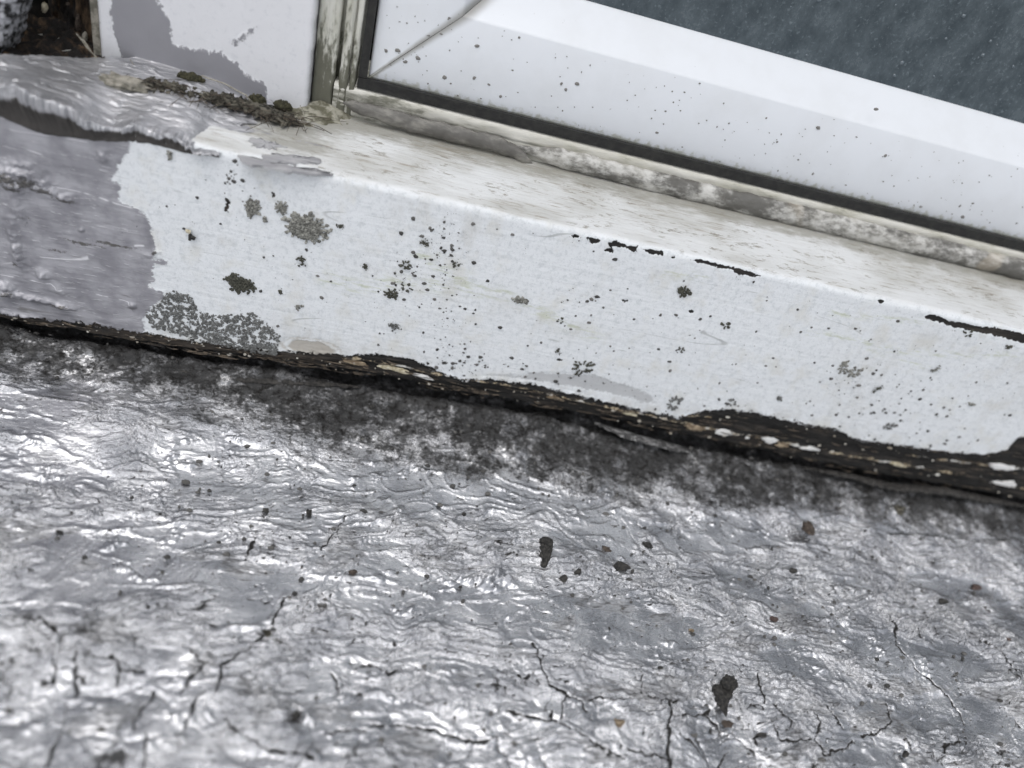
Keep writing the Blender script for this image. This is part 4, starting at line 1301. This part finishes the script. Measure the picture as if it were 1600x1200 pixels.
lumpy_bead('sealant_bead', [on_y(800, 228, 0.0325), on_y(1000, 278, 0.0325), on_y(1200, 326, 0.0325), on_y(1600, 422, 0.0325), on_y(1950, 508, 0.0325)], [0.0016, 0.0022, 0.0024, 0.0022], [0.0030, 0.0036, 0.0036, 0.0034], 'bead', 3, 0.10, 620, 'lumpy white sealant blotched with black mould along the window bottom', 'sealant')
lumpy_bead('peeled_sealant', [on_y(px, py, 0.0315) for px, py in ((536, 160), (590, 178), (650, 195), (720, 212), (775, 224), (805, 238), (832, 256))], [0.0008, 0.0014, 0.0015, 0.0013, 0.0012], [0.0016, 0.0024, 0.0027, 0.0026, 0.0018], 'seal', 5, 0.22, 240, 'loose dark grey strip of peeled sealant in the window corner', 'sealant')

# ------------------------------------------------------------------ cavity with rotten timber, wall end
def rough_sheet(name, x0, x1, z0, z1, yfun, step, mat, label=None, cat=None, parent=None, attrs=None, flip=False):
    xs, zs = np.arange(x0, x1, step), np.arange(z0, z1, step)
    Xg, Zg = np.meshgrid(xs, zs)
    Yg = yfun(Xg * 1000, Zg * 1000)
    V = np.stack([Xg, Yg, Zg], -1).reshape(-1, 3)
    o = make_mesh(name, V, grid_faces(len(xs), len(zs)), MAT[mat], parent)
    return tag(o, label, cat) if label else o


WALL = thing('house_wall', (-0.18, 0.03, 0.08), 'rough silver coated wall end at the upper left corner', 'wall')
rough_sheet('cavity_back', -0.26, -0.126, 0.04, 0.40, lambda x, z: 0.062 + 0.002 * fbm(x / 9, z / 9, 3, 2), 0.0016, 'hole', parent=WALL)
ec = np.array([on_y(px, py, 0.016) for px, py in ((62, -40), (50, 0), (44, 30), (33, 60), (22, 85), (8, 106), (-10, 112))])


def build_wall_end():
    xs = np.arange(-0.36, -0.13, 0.0006)
    zs = np.arange(0.076, 0.20, 0.0006)
    Xg, Zg = np.meshgrid(xs, zs)
    o = np.argsort(ec[:, 2])
    edge = -0.0035 + np.interp(Zg, ec[o, 2], ec[o, 0]) + 0.0012 * fbm(Zg * 1000 / 4, Zg * 0, 3, 3)
    d = np.clip((edge - Xg) * 1000, -1e9, 1e9)            # mm inside the edge
    Xc = np.minimum(Xg, edge)
    t = np.clip(d / 5, 0, 1)
    rel = 0.7 * fbm(Xg * 1000 / 4, Zg * 1000 / 4, 3, 5) + 0.8 * fbm(Xg * 1000 / 1.7, Zg * 1000 / 1.7, 3, 6)
    Y = (0.016 + 0.0055 * (1 - np.sqrt(1 - (1 - t) ** 2)) + 0.0011 * rel)
    Y = np.where(d < 0, 0.0215 + np.minimum(-d, 40) * 0.0004, Y)
    V = np.stack([Xc, Y, Zg], -1).reshape(-1, 3)
    make_mesh('wall_end', V, grid_faces(len(xs), len(zs)), MAT['pitted'], WALL, attrs=dict(under=np.clip(0.12 - rel * 0.9 + 0.25 * (1 - t), 0, 1.2).ravel()))


build_wall_end()
ROT = thing('rotten_timber', (-0.14, 0.045, 0.09), 'dark brown rotten timber in the hole beside the post', 'timber')
rough_sheet('decayed_wood', -0.158, -0.1285, 0.062, 0.40, lambda x, z: 0.040 + 0.000045 * (x + 133) ** 2 + 0.003 * fbm(x / 3.5, z / 14, 4, 12) + 0.0008 * fbm(x / 1.1, z / 4, 2, 14), 0.0005, 'rot', parent=ROT)
fx, fy = np.meshgrid(np.arange(-0.20, -0.1275, 0.0005), np.arange(0.004, 0.047, 0.0005))
fz = ZT + fy * SL + 0.0010 + 0.0016 * fbm(fx * 1000 / 5, fy * 1000 / 4, 4, 17, 0.6)
make_mesh('rotten_floor', np.stack([fx, fy, fz], -1).reshape(-1, 3), grid_faces(fx.shape[1], fx.shape[0]), MAT['rot'], ROT)
for k, (px, py, a, b) in enumerate(((70, 12, 4, 6), (84, 80, 6, 11), (122, 36, 3, 12), (128, 82, 4, 3), (106, 6, 2, 2), (133, 58, 3, 8))):
    c = on_y(px, py, 0.038)
    V, Fc = plate(c, blob_outline(a * 0.00022, b * 0.00022, 12, 0.35, 300 + k), 0.0006, EXF, EZF, ENF, 0.0006)
    make_mesh('splinter', V, Fc, MAT['cream' if k in (0, 1) else 'brown' if k in (2, 4) else 'mortar'], ROT)
# mortar piece at the post's foot
V, Fc = icosphere(3)
c = on_top(185, 126, 0.0032) + np.array([0.002, -0.001, 0])
Vw = c + V * np.array([0.0066, 0.0030, 0.0020]) * (1 + 0.34 * fbm(V[:, 0] * 2.2 + 5, V[:, 2] * 2.2 + V[:, 1] * 1.7, 4, 4))[:, None]
tag(make_mesh('mortar_lump', Vw, Fc, MAT['mortar']), 'pale lump of mortar at the foot of the post above the silver ledge', 'mortar')

# root matting and moss between post and ledge
def heap(name, line, wy, hz, mat, seed, label, cat, base_lift=0.001):
    P = resample(np.array([on_top(px, py, base_lift + 0.0034 * (1 - k / (len(line) - 1))) for k, (px, py) in enumerate(line)]), 160)
    i = np.arange(160)
    prof = np.linspace(0, np.pi, 16)
    A, I = np.meshgrid(prof, i)
    tp = np.minimum(1, np.minimum(I, 159 - I) / 18 + 0.1)
    nz = 1 + 0.55 * fbm(I / 5.0, A * 2.6, 4, seed)
    V = np.stack([P[:, 0:1] + 0 * A, P[:, 1:2] - np.cos(A) * wy * nz * tp, P[:, 2:3] - 0.001 + np.sin(A) * hz * nz * tp], -1).reshape(-1, 3)
    return tag(make_mesh(name, V, grid_faces(16, 160)[:, ::-1], MAT[mat]), label, cat)


heap('root_mat', [(200, 122), (250, 130), (300, 140), (350, 152), (400, 166), (440, 180), (475, 192)], 0.0036, 0.0014, 'mat', 4, 'dark mat of dead roots packed under the foot of the post', 'root mat')


def lobes(centers, rads, tone, ex, ey, en, hgt=0.55, n=8):
    V, Fc, per = domes(np.asarray(centers), np.asarray(rads), ex, ey, en, hgt, n)
    return V, Fc, np.repeat(tone, per)


def moss(px, py, rx, ry, label):
    c = on_y(px, py, 0.0265)
    m = 260
    a, r = rng.uniform(0, 6.28, m), np.sqrt(rng.uniform(0, 1, m))
    C = c + np.stack([np.cos(a) * r * rx * 0.00021, -0.0012 * (1 - r), np.sin(a) * r * ry * 0.00021], 1)
    V, Fc, tone = lobes(C, rng.uniform(0.0003, 0.0006, m), rng.uniform(0, 1, m), EXF, (0, 0.3, 0.95), (0, -0.95, 0.3), 1.5)
    tag(make_mesh('moss_cushion', V, Fc, MAT['moss'], attrs=dict(tone=tone)), label, 'moss', 'moss cushions under the post')


for k in range(1):
    r_ = np.random.default_rng(5)
    fb = []
    for q in range(110):
        t_ = r_.uniform(0, 1)
        px, py = 205 + 265 * t_, 124 + 68 * t_
        a_ = on_top(px + r_.normal(0, 9), py + r_.normal(0, 5), 0.0045 - 0.003 * t_)
        b_ = on_top(px + r_.normal(18, 26), py + r_.normal(5, 9), 0.0038 - 0.003 * t_)
        m_ = (a_ + b_) / 2 + r_.normal(0, 0.0006, 3) + [0, 0, 0.0006]
        fb.append(tube(resample(np.array([a_, m_, b_]), 6), r_.uniform(0.00005, 0.00014), 4))
    V, Fl = join(fb)
    o = make_mesh('root_fibres', V, Fl, MAT['fibre'], bpy.data.objects['root_mat'])
    o['kind'] = 'stuff'
moss(298, 122, 17, 7, 'larger olive moss cushion under the middle of the grey post foot')
moss(403, 158, 11, 9, 'small dark moss cushion under the right part of the post foot')
moss(442, 166, 12, 7, 'dark moss cushion nearest the post corner beside the cobweb')

# fibrous dirt heaped in the corner of post, frame and sill
def build_gunk():
    xs, ys = np.arange(-0.092, -0.046, 0.00045), np.arange(0.006, 0.0338, 0.00045)
    Xg, Yg = np.meshgrid(xs * 1000, ys * 1000)
    base = ZT * 1000 + Yg * SL
    cx = on_top(505, 185)
    hh = 5.0 * bump_at(Xg, Yg, -66, 38, 7.0, 8) + 1.3 * bump_at(Xg, Yg, -74, 27, 11, 6) + 0.7 * fbm(Xg / 4, Yg / 3, 4, 3) - 1.0
    Z = base + np.maximum(hh, -0.6)
    V = np.stack([Xg, Yg, Z], -1).reshape(-1, 3) / 1000
    o = make_mesh('dirt_heap', V, grid_faces(len(xs), len(ys)), MAT['gunk'])
    tag(o, 'greenish grey fibrous dirt caked in the corner of post and sill', 'dirt')


build_gunk()
WEB = thing('cobweb', on_top(430, 180, 0.003), 'pale dry fibres stretched across the foot of the post', 'cobweb')
for k, pts in enumerate((
        [(340, 150), (420, 250), (500, 330), (600, 395)], [(640, 425), (800, 435), (900, 468), (1000, 500), (1100, 535)], [(900, 340), (1000, 372), (1100, 425), (1150, 500), (1200, 548)],
        [(1000, 452), (1050, 475), (1115, 492)], [(640, 400), (760, 430), (900, 440), (1090, 490), (1160, 525)], [(1100, 420), (1140, 480), (1210, 545), (1300, 570), (1355, 555)], [(1160, 580), (1200, 575), (1250, 568)],
        [(580, 265), (610, 320), (640, 340)], [(820, 360), (930, 390), (1010, 440), (1090, 470)], [(1105, 535), (1130, 510), (1170, 530)], [(350, 160), (400, 215), (440, 280)], [(1340, 470), (1360, 520), (1345, 560)])):
    P = np.array([on_y(px, py, 0.0245) for px, py in crop(pts, 0, 0)])
    P = resample(P, 26)
    P[:, 1] += 0.0006 * fbm(np.arange(26) / 6.0, np.full(26, k * 1.7), 2, k)
    V, Fc = tube(P, 0.00013 if k not in (1, 2) else 0.0002, 6)
    make_mesh('strand', V, Fc, MAT['strand'], WEB)

# ------------------------------------------------------------------ lichens on the front of the sill
def frond_lichen(px, py, rx, ry, seed, mat, label, density=1.0, lobe=0.00042, hollow=0.0, branchy=0.6):
    r = np.random.default_rng(seed)
    c = on_y(px, py, -0.0001)
    sc = np.linalg.norm(on_y(px + 10, py, 0) - c) / 10
    C, Rr, T = [], [], []
    small = max(rx, ry) < 11 and hollow == 0
    nb = 0 if small else max(4, int(14 * density))
    if small:
        subs = [(r.uniform(-0.6, 0.6), r.uniform(-0.6, 0.6), r.uniform(0.2, 0.55)) for _ in range(r.integers(2, 5))]
        for _ in range(int(26 + 40 * density)):
            a, b, w = subs[r.integers(0, len(subs))]
            C.append(((a + r.normal(0, w * 0.6)) * rx * sc, (b + r.normal(0, w * 0.6)) * ry * sc, r.uniform(0, 0.0003)))
            Rr.append(lobe * r.uniform(0.2, 0.9))
            T.append(r.uniform(0, 1))
    for b in range(nb):
        a = 2 * math.pi * (b + r.uniform(-0.4, 0.4)) / nb
        reach = r.uniform(0.62, 1.08)
        stack_ = [(0.15 + hollow * 0.6, a, reach, 0)]
        while stack_:
            q, an, end, lev = stack_.pop()
            while q < end:
                step = 0.5 * lobe / (max(rx, ry) * sc)
                q += step * r.uniform(1.1, 1.9)
                an += r.normal(0, 0.06)
                if q < hollow:
                    continue
                C.append((math.cos(an) * q * rx * sc, math.sin(an) * q * ry * sc, r.uniform(0, 0.00035) * (1.2 - q)))
                Rr.append(lobe * r.uniform(0.45, 1.0) * (0.75 + 0.4 * q))
                T.append(0.05 + r.uniform(0, 0.95))
                if r.uniform() < branchy * 0.13 and lev < 2:
                    stack_.append((q, an + r.choice([-1, 1]) * r.uniform(0.18, 0.5), end * r.uniform(0.85, 1.05), lev + 1))
    if hollow == 0 and not small:
        for _ in range(int(rx * ry * 0.42 * density)):
            q, an = 0.68 * math.sqrt(r.uniform()), r.uniform(0, 6.28)
            C.append((math.cos(an) * q * rx * sc, math.sin(an) * q * ry * sc, r.uniform(0, 0.0005)))
            Rr.append(lobe * r.uniform(0.4, 0.95))
            T.append(r.uniform(0, 0.9))
    C = np.array(C)
    if len(C) > 900:
        C, Rr, T = C[:900], Rr[:900], T[:900]
    W = c + np.stack([C[:, 0], -C[:, 2], C[:, 1]], 1)
    V, Fc, tone = lobes(W, Rr, np.array(T), EXF, EZF, ENF, 1.0)
    tag(make_mesh('lichen', V, Fc, MAT[mat], attrs=dict(tone=tone)), label, 'lichen', 'lichens on the white sill face')


LICHENS = [
    (477, 357, 35, 27, 'lichen', 'largest frilly grey-green lichen on the left half of the white sill', 1.5, 0.00052, 0),
    (394, 324, 13, 20, 'lichen', 'upright oval grey lichen left of the largest frilly lichen', 1.0, 0.00045, 0),
    (415, 342, 7, 5, 'lichen', 'small grey lichen touching the foot of the upright oval one', .7, 0.0004, 0),
    (440, 324, 10, 12, 'lichen', 'small grey-green lichen just above the largest frilly lichen', .9, 0.0004, 0),
    (376, 443, 23, 17, 'lichen_dark', 'round dark olive lichen above the grey granular patch', 1.6, 0.00042, 0),
    (469, 407, 9, 8, 'lichen_dark', 'dark branching lichen just below the largest frilly lichen', .7, 0.00036, 0),
    (439, 456, 5, 9, 'lichen_dark', 'thin upright dark lichen to the right of the round dark one', .6, 0.00034, 0),
    (470, 480, 9, 6, 'lichen', 'small olive lichen above the bare knot in the sill', .7, 0.00036, 0),
    (267, 244, 8, 10, 'lichen', 'pale green lichen tuft just below the silver coating edge', .8, 0.00042, 0),
    (662, 378, 10, 9, 'lichen_dark', 'dark angular lichen below the sill edge left of the speckled column', .6, 0.00036, 0),
    (634, 413, 9, 8, 'lichen_dark', 'dark open lichen atop the green stained streak', .5, 0.00034, 0.3),
    (611, 459, 12, 10, 'lichen_dark', 'dark spiky lichen under the green stained streak', .7, 0.00036, 0),
    (635, 449, 9, 9, 'lichen_dark', 'ring shaped dark lichen beside the spiky lichen on the green streak', .6, 0.00034, 0.5),
    (572, 415, 6, 6, 'lichen_dark', 'tiny dark lichen left of the green stained streak', .5, 0.00034, 0),
    (531, 353, 8, 5, 'lichen_dark', 'tiny dark lichen right of the largest frilly lichen', .4, 0.0003, 0),
    (617, 514, 9, 10, 'lichen_grey', 'soft grey lichen alone above the rotten cream flaked edge', 1.0, 0.0004, 0),
    (813, 469, 13, 6, 'lichen', 'flat brown-green lichen at the right end of the green streak', .8, 0.00038, 0),
    (711, 414, 7, 6, 'lichen_dark', 'dark lichen in the speckled column near the middle of the sill', .6, 0.00034, 0),
    (910, 574, 15, 16, 'lichen_dark', 'big black arched lichen above the pale grey bare patch', .9, 0.0004, 0.35),
    (874, 549, 6, 7, 'lichen_dark', 'small open black lichen left of the big black arched one', .5, 0.0003, 0),
    (876, 501, 5, 6, 'lichen_dark', 'tiny black ring lichen at the end of the trailing stain', .5, 0.0003, 0.6),
    (1070, 456, 14, 9, 'lichen_dark', 'dark feathery lichen below the long black chip in the middle', .8, 0.00034, 0.0),
    (1134, 508, 8, 6, 'lichen_dark', 'small dark crooked lichen right of the feathery lichen', .5, 0.0003, 0.2),
    (1318, 574, 8, 12, 'lichen', 'left half of the paired grey lichens on the right side of the sill', .7, 0.00036, 0.1),
    (1336, 581, 11, 11, 'lichen', 'right half of the paired grey lichens on the right side of the sill', .8, 0.00038, 0.2),
    (1371, 609, 7, 7, 'lichen_dark', 'small dark lichen just right of and below the paired lichens', .5, 0.00034, 0),
    (1463, 577, 8, 7, 'lichen', 'olive lichen tuft below the long black chip at the right', .7, 0.00036, 0),
    (1518, 631, 9, 4, 'lichen', 'flat olive-brown lichen near the right end of the sill', .6, 0.00036, 0),
    (1217, 622, 6, 9, 'lichen_grey', 'leaf shaped grey lichen above the rotten edge with white flakes', .9, 0.0004, 0),
    (1143, 629, 8, 8, 'lichen_grey', 'grey horseshoe lichen between leaf shaped lichen and torn arch', .7, 0.0004, 0.4),
    (1054, 630, 11, 14, 'lichen_grey', 'grey torn arch lichen just above the rotten black edge', .8, 0.00042, 0.45),
    (1389, 666, 8, 6, 'lichen_grey', 'dull grey lichen close above the rotten edge toward the right', .7, 0.00036, 0.2),
    (1513, 521, 8, 6, 'lichen_dark', 'double dark lichen directly under the long black chip at right', .5, 0.00034, 0.45),
    (1577, 543, 9, 6, 'lichen_dark', 'dark lichen on the green streak at the right end', .6, 0.00034, 0),
    (1064, 546, 5, 6, 'lichen_dark', 'tiny dark hooked lichen in the clean middle of the sill', .4, 0.0003, 0.2),
]
for k, (px, py, rx, ry, mt, lab, dens, lb, hol) in enumerate(LICHENS):
    frond_lichen(px, py, rx, ry, 500 + k, mt, lab, dens, lb, hol)

# granular grey mat along the lower edge
poly = np.array([(225, 490), (250, 470), (265, 452), (300, 462), (310, 485), (340, 492), (395, 488), (420, 505), (438, 525), (432, 556), (390, 550), (330, 537), (290, 526), (236, 512)], float)
q = front_poly(poly)
m = 9000
U = rng.uniform(q[:, 0].min(), q[:, 0].max(), m).astype(np.float32)
Vv = rng.uniform(q[:, 1].min(), q[:, 1].max(), m).astype(np.float32)
ins = polygon_field(U, Vv, q)
gap = fbm(U / 2.0, Vv / 2.0, 3, 7)
ok = (ins + 0.5 * gap > 0.1) & (gap < 0.24) & (rng.uniform(0, 1, m) < 0.8)
C = np.stack([U[ok], np.full(ok.sum(), -0.12), Vv[ok]], 1) / 1000
V, Fc, tone = lobes(C, 0.00012 + 0.00036 * rng.uniform(0, 1, len(C)) ** 2, rng.uniform(0, 1, len(C)), EXF, EZF, ENF, 0.65, 7)
tag(make_mesh('lichen_mat', V, Fc, MAT['lichen_grey'], attrs=dict(tone=tone)), 'wide mat of granular grey lichen above the lower edge of the sill', 'lichen')

# specks nobody could count, on the sill face
P = []
for (px, py, sx, sy, n) in ((690, 400, 22, 40, 60), (690, 490, 28, 20, 45), (700, 560, 40, 16, 55), (360, 275, 12, 30, 30), (1400, 640, 90, 30, 110), (1420, 690, 60, 8, 50), (900, 520, 60, 40, 40), (1050, 600, 80, 40, 45), (800, 590, 40, 8, 30), (620, 420, 20, 25, 22), (1500, 560, 60, 40, 40), (300, 330, 60, 30, 26), (460, 440, 40, 50, 24), (760, 480, 300, 80, 150), (1250, 570, 200, 70, 150), (690, 395, 18, 32, 60), (620, 430, 26, 22, 40), (700, 490, 26, 14, 50), (1340, 590, 30, 24, 50), (1420, 655, 60, 22, 90), (740, 575, 50, 14, 60), (1060, 640, 50, 12, 30), (365, 270, 14, 26, 30), (1340, 600, 25, 25, 20), (940, 600, 60, 10, 30), (880, 350, 60, 12, 14)):
    P.append(np.stack([rng.normal(px, sx, n), rng.normal(py, sy, n)], 1))
P = np.concatenate(P)
ok = []
for px, py in P:
    u, v = uv_front(px, py)
    bz = np.interp(u, front_poly(BAND_TOP)[:, 0], front_poly(BAND_TOP)[:, 1]) if not ok else np.interp(u, BTU, BTV)
    if not ok:
        BTU, BTV = front_poly(BAND_TOP)[:, 0], front_poly(BAND_TOP)[:, 1]
    if bz < v < 84:
        ok.append((u / 1000, -0.0001, v / 1000))
C = np.array(ok)
rad = 0.00009 + 0.00060 * rng.uniform(0, 1, len(C)) ** 4
V, Fc, per = domes(C, rad, EXF, EZF, ENF, 0.35, 7, rng.uniform(0.7, 1.5, len(C)))
o = make_mesh('speck_scatter', V, Fc, MAT['speck'], attrs=dict(tone=np.repeat(rng.uniform(0, 1, len(C)) ** 1.5, per)))
tag(o, 'scattered tiny dark lichen specks over the white sill face', None, None, 'stuff')

# small splinter stuck to the sill
c = on_y(299, 369, -0.0006)
SPL = thing('bark_fragment', c, 'tan tipped black bark fragment stuck to the sill right of the grey paint', 'bark fragment')
V, Fc = plate(c, np.array([(-0.0008, 0.0004), (-0.0004, 0.0011), (0.0002, 0.0002), (0.0012, -0.0002), (0.0010, -0.0010), (0.0002, -0.0008), (-0.0002, -0.0016), (-0.0008, -0.0014)]), 0.0006, EXF, EZF, ENF, 0.0004)
make_mesh('bark', V, Fc, MAT['stone'], SPL, smooth_shade=False)
V, Fc = plate(on_y(294, 361, -0.0007), np.array([(-0.0008, 0.0004), (-0.0006, -0.0004), (0.0006, -0.0007), (0.0008, 0.0002), (0.0001, 0.0004)]), 0.0004, EXF, EZF, ENF, 0.0003)
make_mesh('tip', V, Fc, MAT['cream'], SPL, smooth_shade=False)

# ------------------------------------------------------------------ grit lying on the roof
ICO2 = icosphere(2)


def grit(px, py, a, b, h, seed, mat, label, name='grit_chip', cat='grit', tilt=0.0, zoff=0.0006):
    c = on_roof(px, py, zoff)
    sc = np.linalg.norm(on_roof(px + 10, py, zoff) - c) / 10
    V, Fc = ICO2
    r = np.random.default_rng(seed)
    o = r.uniform(0, 50)
    d = 1 + 0.5 * fbm(V[:, 0] * 1.3 + o, V[:, 1] * 1.3 + V[:, 2] * 1.7, 3, seed % 17)
    cut = r.normal(0, 1, (7, 3))
    cut /= np.linalg.norm(cut, axis=1)[:, None]
    W = V * d[:, None]
    for nrm in cut:
        e = np.maximum(W @ nrm - 0.62, 0)
        W = W - e[:, None] * nrm
    W = W * np.array([a * sc, b * sc, h * sc])
    t = R(tilt)
    W = np.stack([W[:, 0] * math.cos(t) - W[:, 2] * math.sin(t), W[:, 1], W[:, 0] * math.sin(t) + W[:, 2] * math.cos(t)], 1)
    W = W + c + np.array([0, 0, h * sc * 0.25])
    return tag(make_mesh(name, W, Fc, MAT[mat], smooth_shade=False), label, cat, 'grit lying on the silver roof')


GRIT = [
    (966, 888, 14, 9, 9, 'stone', 'largest rounded black chip right of the upright black chip', 20),
    (901, 896, 4, 6, 10, 'stone', 'slim leaning black sliver between the upright chip and the rounded chip', -25),
    (946, 860, 7, 6, 8, 'brown', 'brown grit grain above the rounded black chip', 0),
    (1011, 853, 12, 5, 5, 'stone', 'flat dark grain right of the brown grain, under the sill', -10),
    (880, 905, 9, 5, 5, 'stone', 'low dark grain at the foot of the slim leaning sliver', 0),
    (934, 908, 4, 4, 4, 'stone', 'tiny dark grain below the rounded black chip', 0),
    (1260, 827, 11, 9, 10, 'brown', 'brown pitted stone in the shade under the right of the sill', 0),
    (1134, 1133, 8, 6, 6, 'brown', 'small brown grain just below the large ragged chip', 0),
    (1210, 968, 6, 4, 4, 'rust', 'red-brown grain above and right of the large ragged chip', 0),
    (1571, 1000, 5, 4, 4, 'rust', 'round red-brown grain near the right border of the roof', 0),
    (1523, 918, 7, 5, 5, 'rust', 'dull red-brown grain above the round one at right', 0),
    (1239, 893, 7, 4, 5, 'stone', 'dark grain between the brown stone and the red-brown grain', 0),
    (1473, 941, 9, 4, 4, 'stone', 'flat dark flake left of the dull red-brown grain', 0),
    (966, 1132, 10, 8, 6, 'tan', 'tan flake beside the long crack at the bottom middle', 0),
    (231, 950, 4, 4, 5, 'stone', 'tiny black grain above the cracks at lower left', 0),
    (416, 798, 6, 5, 6, 'stone', 'dark round grain on the grey roof left of centre', 0),
    (483, 803, 6, 4, 9, 'stone', 'dark upright grain right of the dark round grain', 10),
    (94, 832, 7, 4, 5, 'stone', 'dark oval grain on the pale roof near the left border', 0),
    (551, 894, 7, 5, 5, 'brown', 'brown grain left of the silver paint lump', 0),
    (616, 1008, 4, 4, 5, 'stone', 'black grain on the smooth grey patch at bottom middle', 0),
    (951, 984, 4, 4, 5, 'stone', 'black grain on bright paint below the rounded black chip', 0),
    (1032, 1046, 5, 5, 5, 'stone', 'black grain left of the large ragged chip', 0),
    (1414, 1179, 6, 5, 5, 'stone', 'dark grain at the bottom edge right of centre', 0),
    (1190, 1148, 8, 4, 4, 'stone', 'flat dark grain right of the small brown grain', 0),
    (268, 1118, 5, 4, 5, 'stone', 'dark grain between two forked cracks at lower left', 0),
    (462, 1118, 8, 8, 6, 'stone', 'black stone sunk in a hollow at the lower left', 0),
    (418, 990, 9, 6, 6, 'mat', 'dark fibrous clump where the forked crack starts', 0),
    (581, 636, 6, 4, 5, 'stone', 'black grain on the mouldy upstand under the sill', 0),
    (530, 632, 5, 4, 4, 'stone', 'smaller black grain left of the one on the mouldy upstand', 0),
    (725, 805, 4, 3, 4, 'stone', 'tiny black grain on the smooth grey roof above the lump', 0),
    (1125, 738, 14, 9, 9, 'stone', 'black lump in the shadow below the sill right of centre', 0),
    (1402, 802, 8, 7, 10, 'mat', 'dark dirt plug in the shadow under the right of the sill', 0),
    (1080, 985, 4, 3, 3, 'tan', 'tiny ochre grain on bright paint right of centre', 0),
]
for k, (px, py, a, b, h, mt, lab, tl) in enumerate(GRIT):
    grit(px, py, a, b, h, 900 + k, mt, lab, tilt=tl, zoff=0.0008 + (0.010 if py < 660 else 0.004 if py < 830 and 500 < px else 0))

def traced_chip(pts, z, thick, seed, label):
    P = np.array([on_roof(px, py, z)[:2] for px, py in pts])
    c = P.mean(0)
    rings, nr = [], 5
    P = resample(np.vstack([P, P[:1]]), 41)[:-1]
    P = P + 0.00022 * rng.normal(0, 1, P.shape)
    for k, (sc, hz) in enumerate(((1.0, -0.4), (1.04, 0.3), (0.92, 0.85), (0.6, 1.0), (0.28, 1.0))):
        Q = c + (P - c) * sc
        hh = z + thick * hz + (0.0007 * fbm(Q[:, 0] * 1000 / 1.6, Q[:, 1] * 1000 / 1.6, 3, seed) if k > 1 else 0)
        rings.append(np.column_stack([Q, np.broadcast_to(hh, (40,))]))
    V = np.concatenate(rings + [[[c[0], c[1], z + thick]]])
    i = np.arange(40)
    return tag(make_mesh('bark_chip', V, [grid_faces(40, 5, wrap=True), np.stack([160 + i, 160 + (i + 1) % 40, np.full(40, 200)], 1)], MAT['stone'], smooth_shade=False), label, 'bark chip', 'grit lying on the silver roof')


traced_chip(crop([(980, 182), (1008, 176), (1036, 186), (1038, 215), (1026, 265), (1006, 302), (988, 296), (984, 240)], 500, 780), 0.0016, 0.0016, 3, 'tall narrow black bark chip beside the silver paint lump')
traced_chip(crop([(205, 838), (236, 828), (262, 850), (284, 868), (296, 890), (270, 912), (272, 966), (238, 922), (220, 880)], 1040, 780), 0.0010, 0.0012, 5, 'large ragged black bark chip on the cracked roof at lower right')
traced_chip(crop([(246, 812), (264, 788), (300, 800), (320, 832), (300, 862), (270, 852), (252, 836)], 1040, 780), 0.0024, 0.0012, 8, 'black bark lump resting on top of the large ragged chip')

# fine grit, too much to count
n = 1500
gx = rng.uniform(-0.16, 0.22, n)
gy = -0.125 + 0.13 * rng.uniform(0, 1, n) ** 0.75
gz = np.interp(gy, PROFILE[:, 0], PROFILE[:, 1]) + 0.0005
C = np.stack([gx, gy, gz], 1)
V, Fc, per = domes(C, 0.00015 + 0.0006 * rng.uniform(0, 1, n) ** 3, (1, 0, 0), (0, 1, 0), (0, 0, 1), 0.9, 6, rng.uniform(0.6, 1.8, n))
o = make_mesh('fine_grit', V, Fc, MAT['speck'], attrs=dict(tone=np.repeat(rng.uniform(0, 0.7, n), per)), smooth_shade=False)
tag(o, 'fine dark grit sprinkled over the silver roof', None, None, 'stuff')
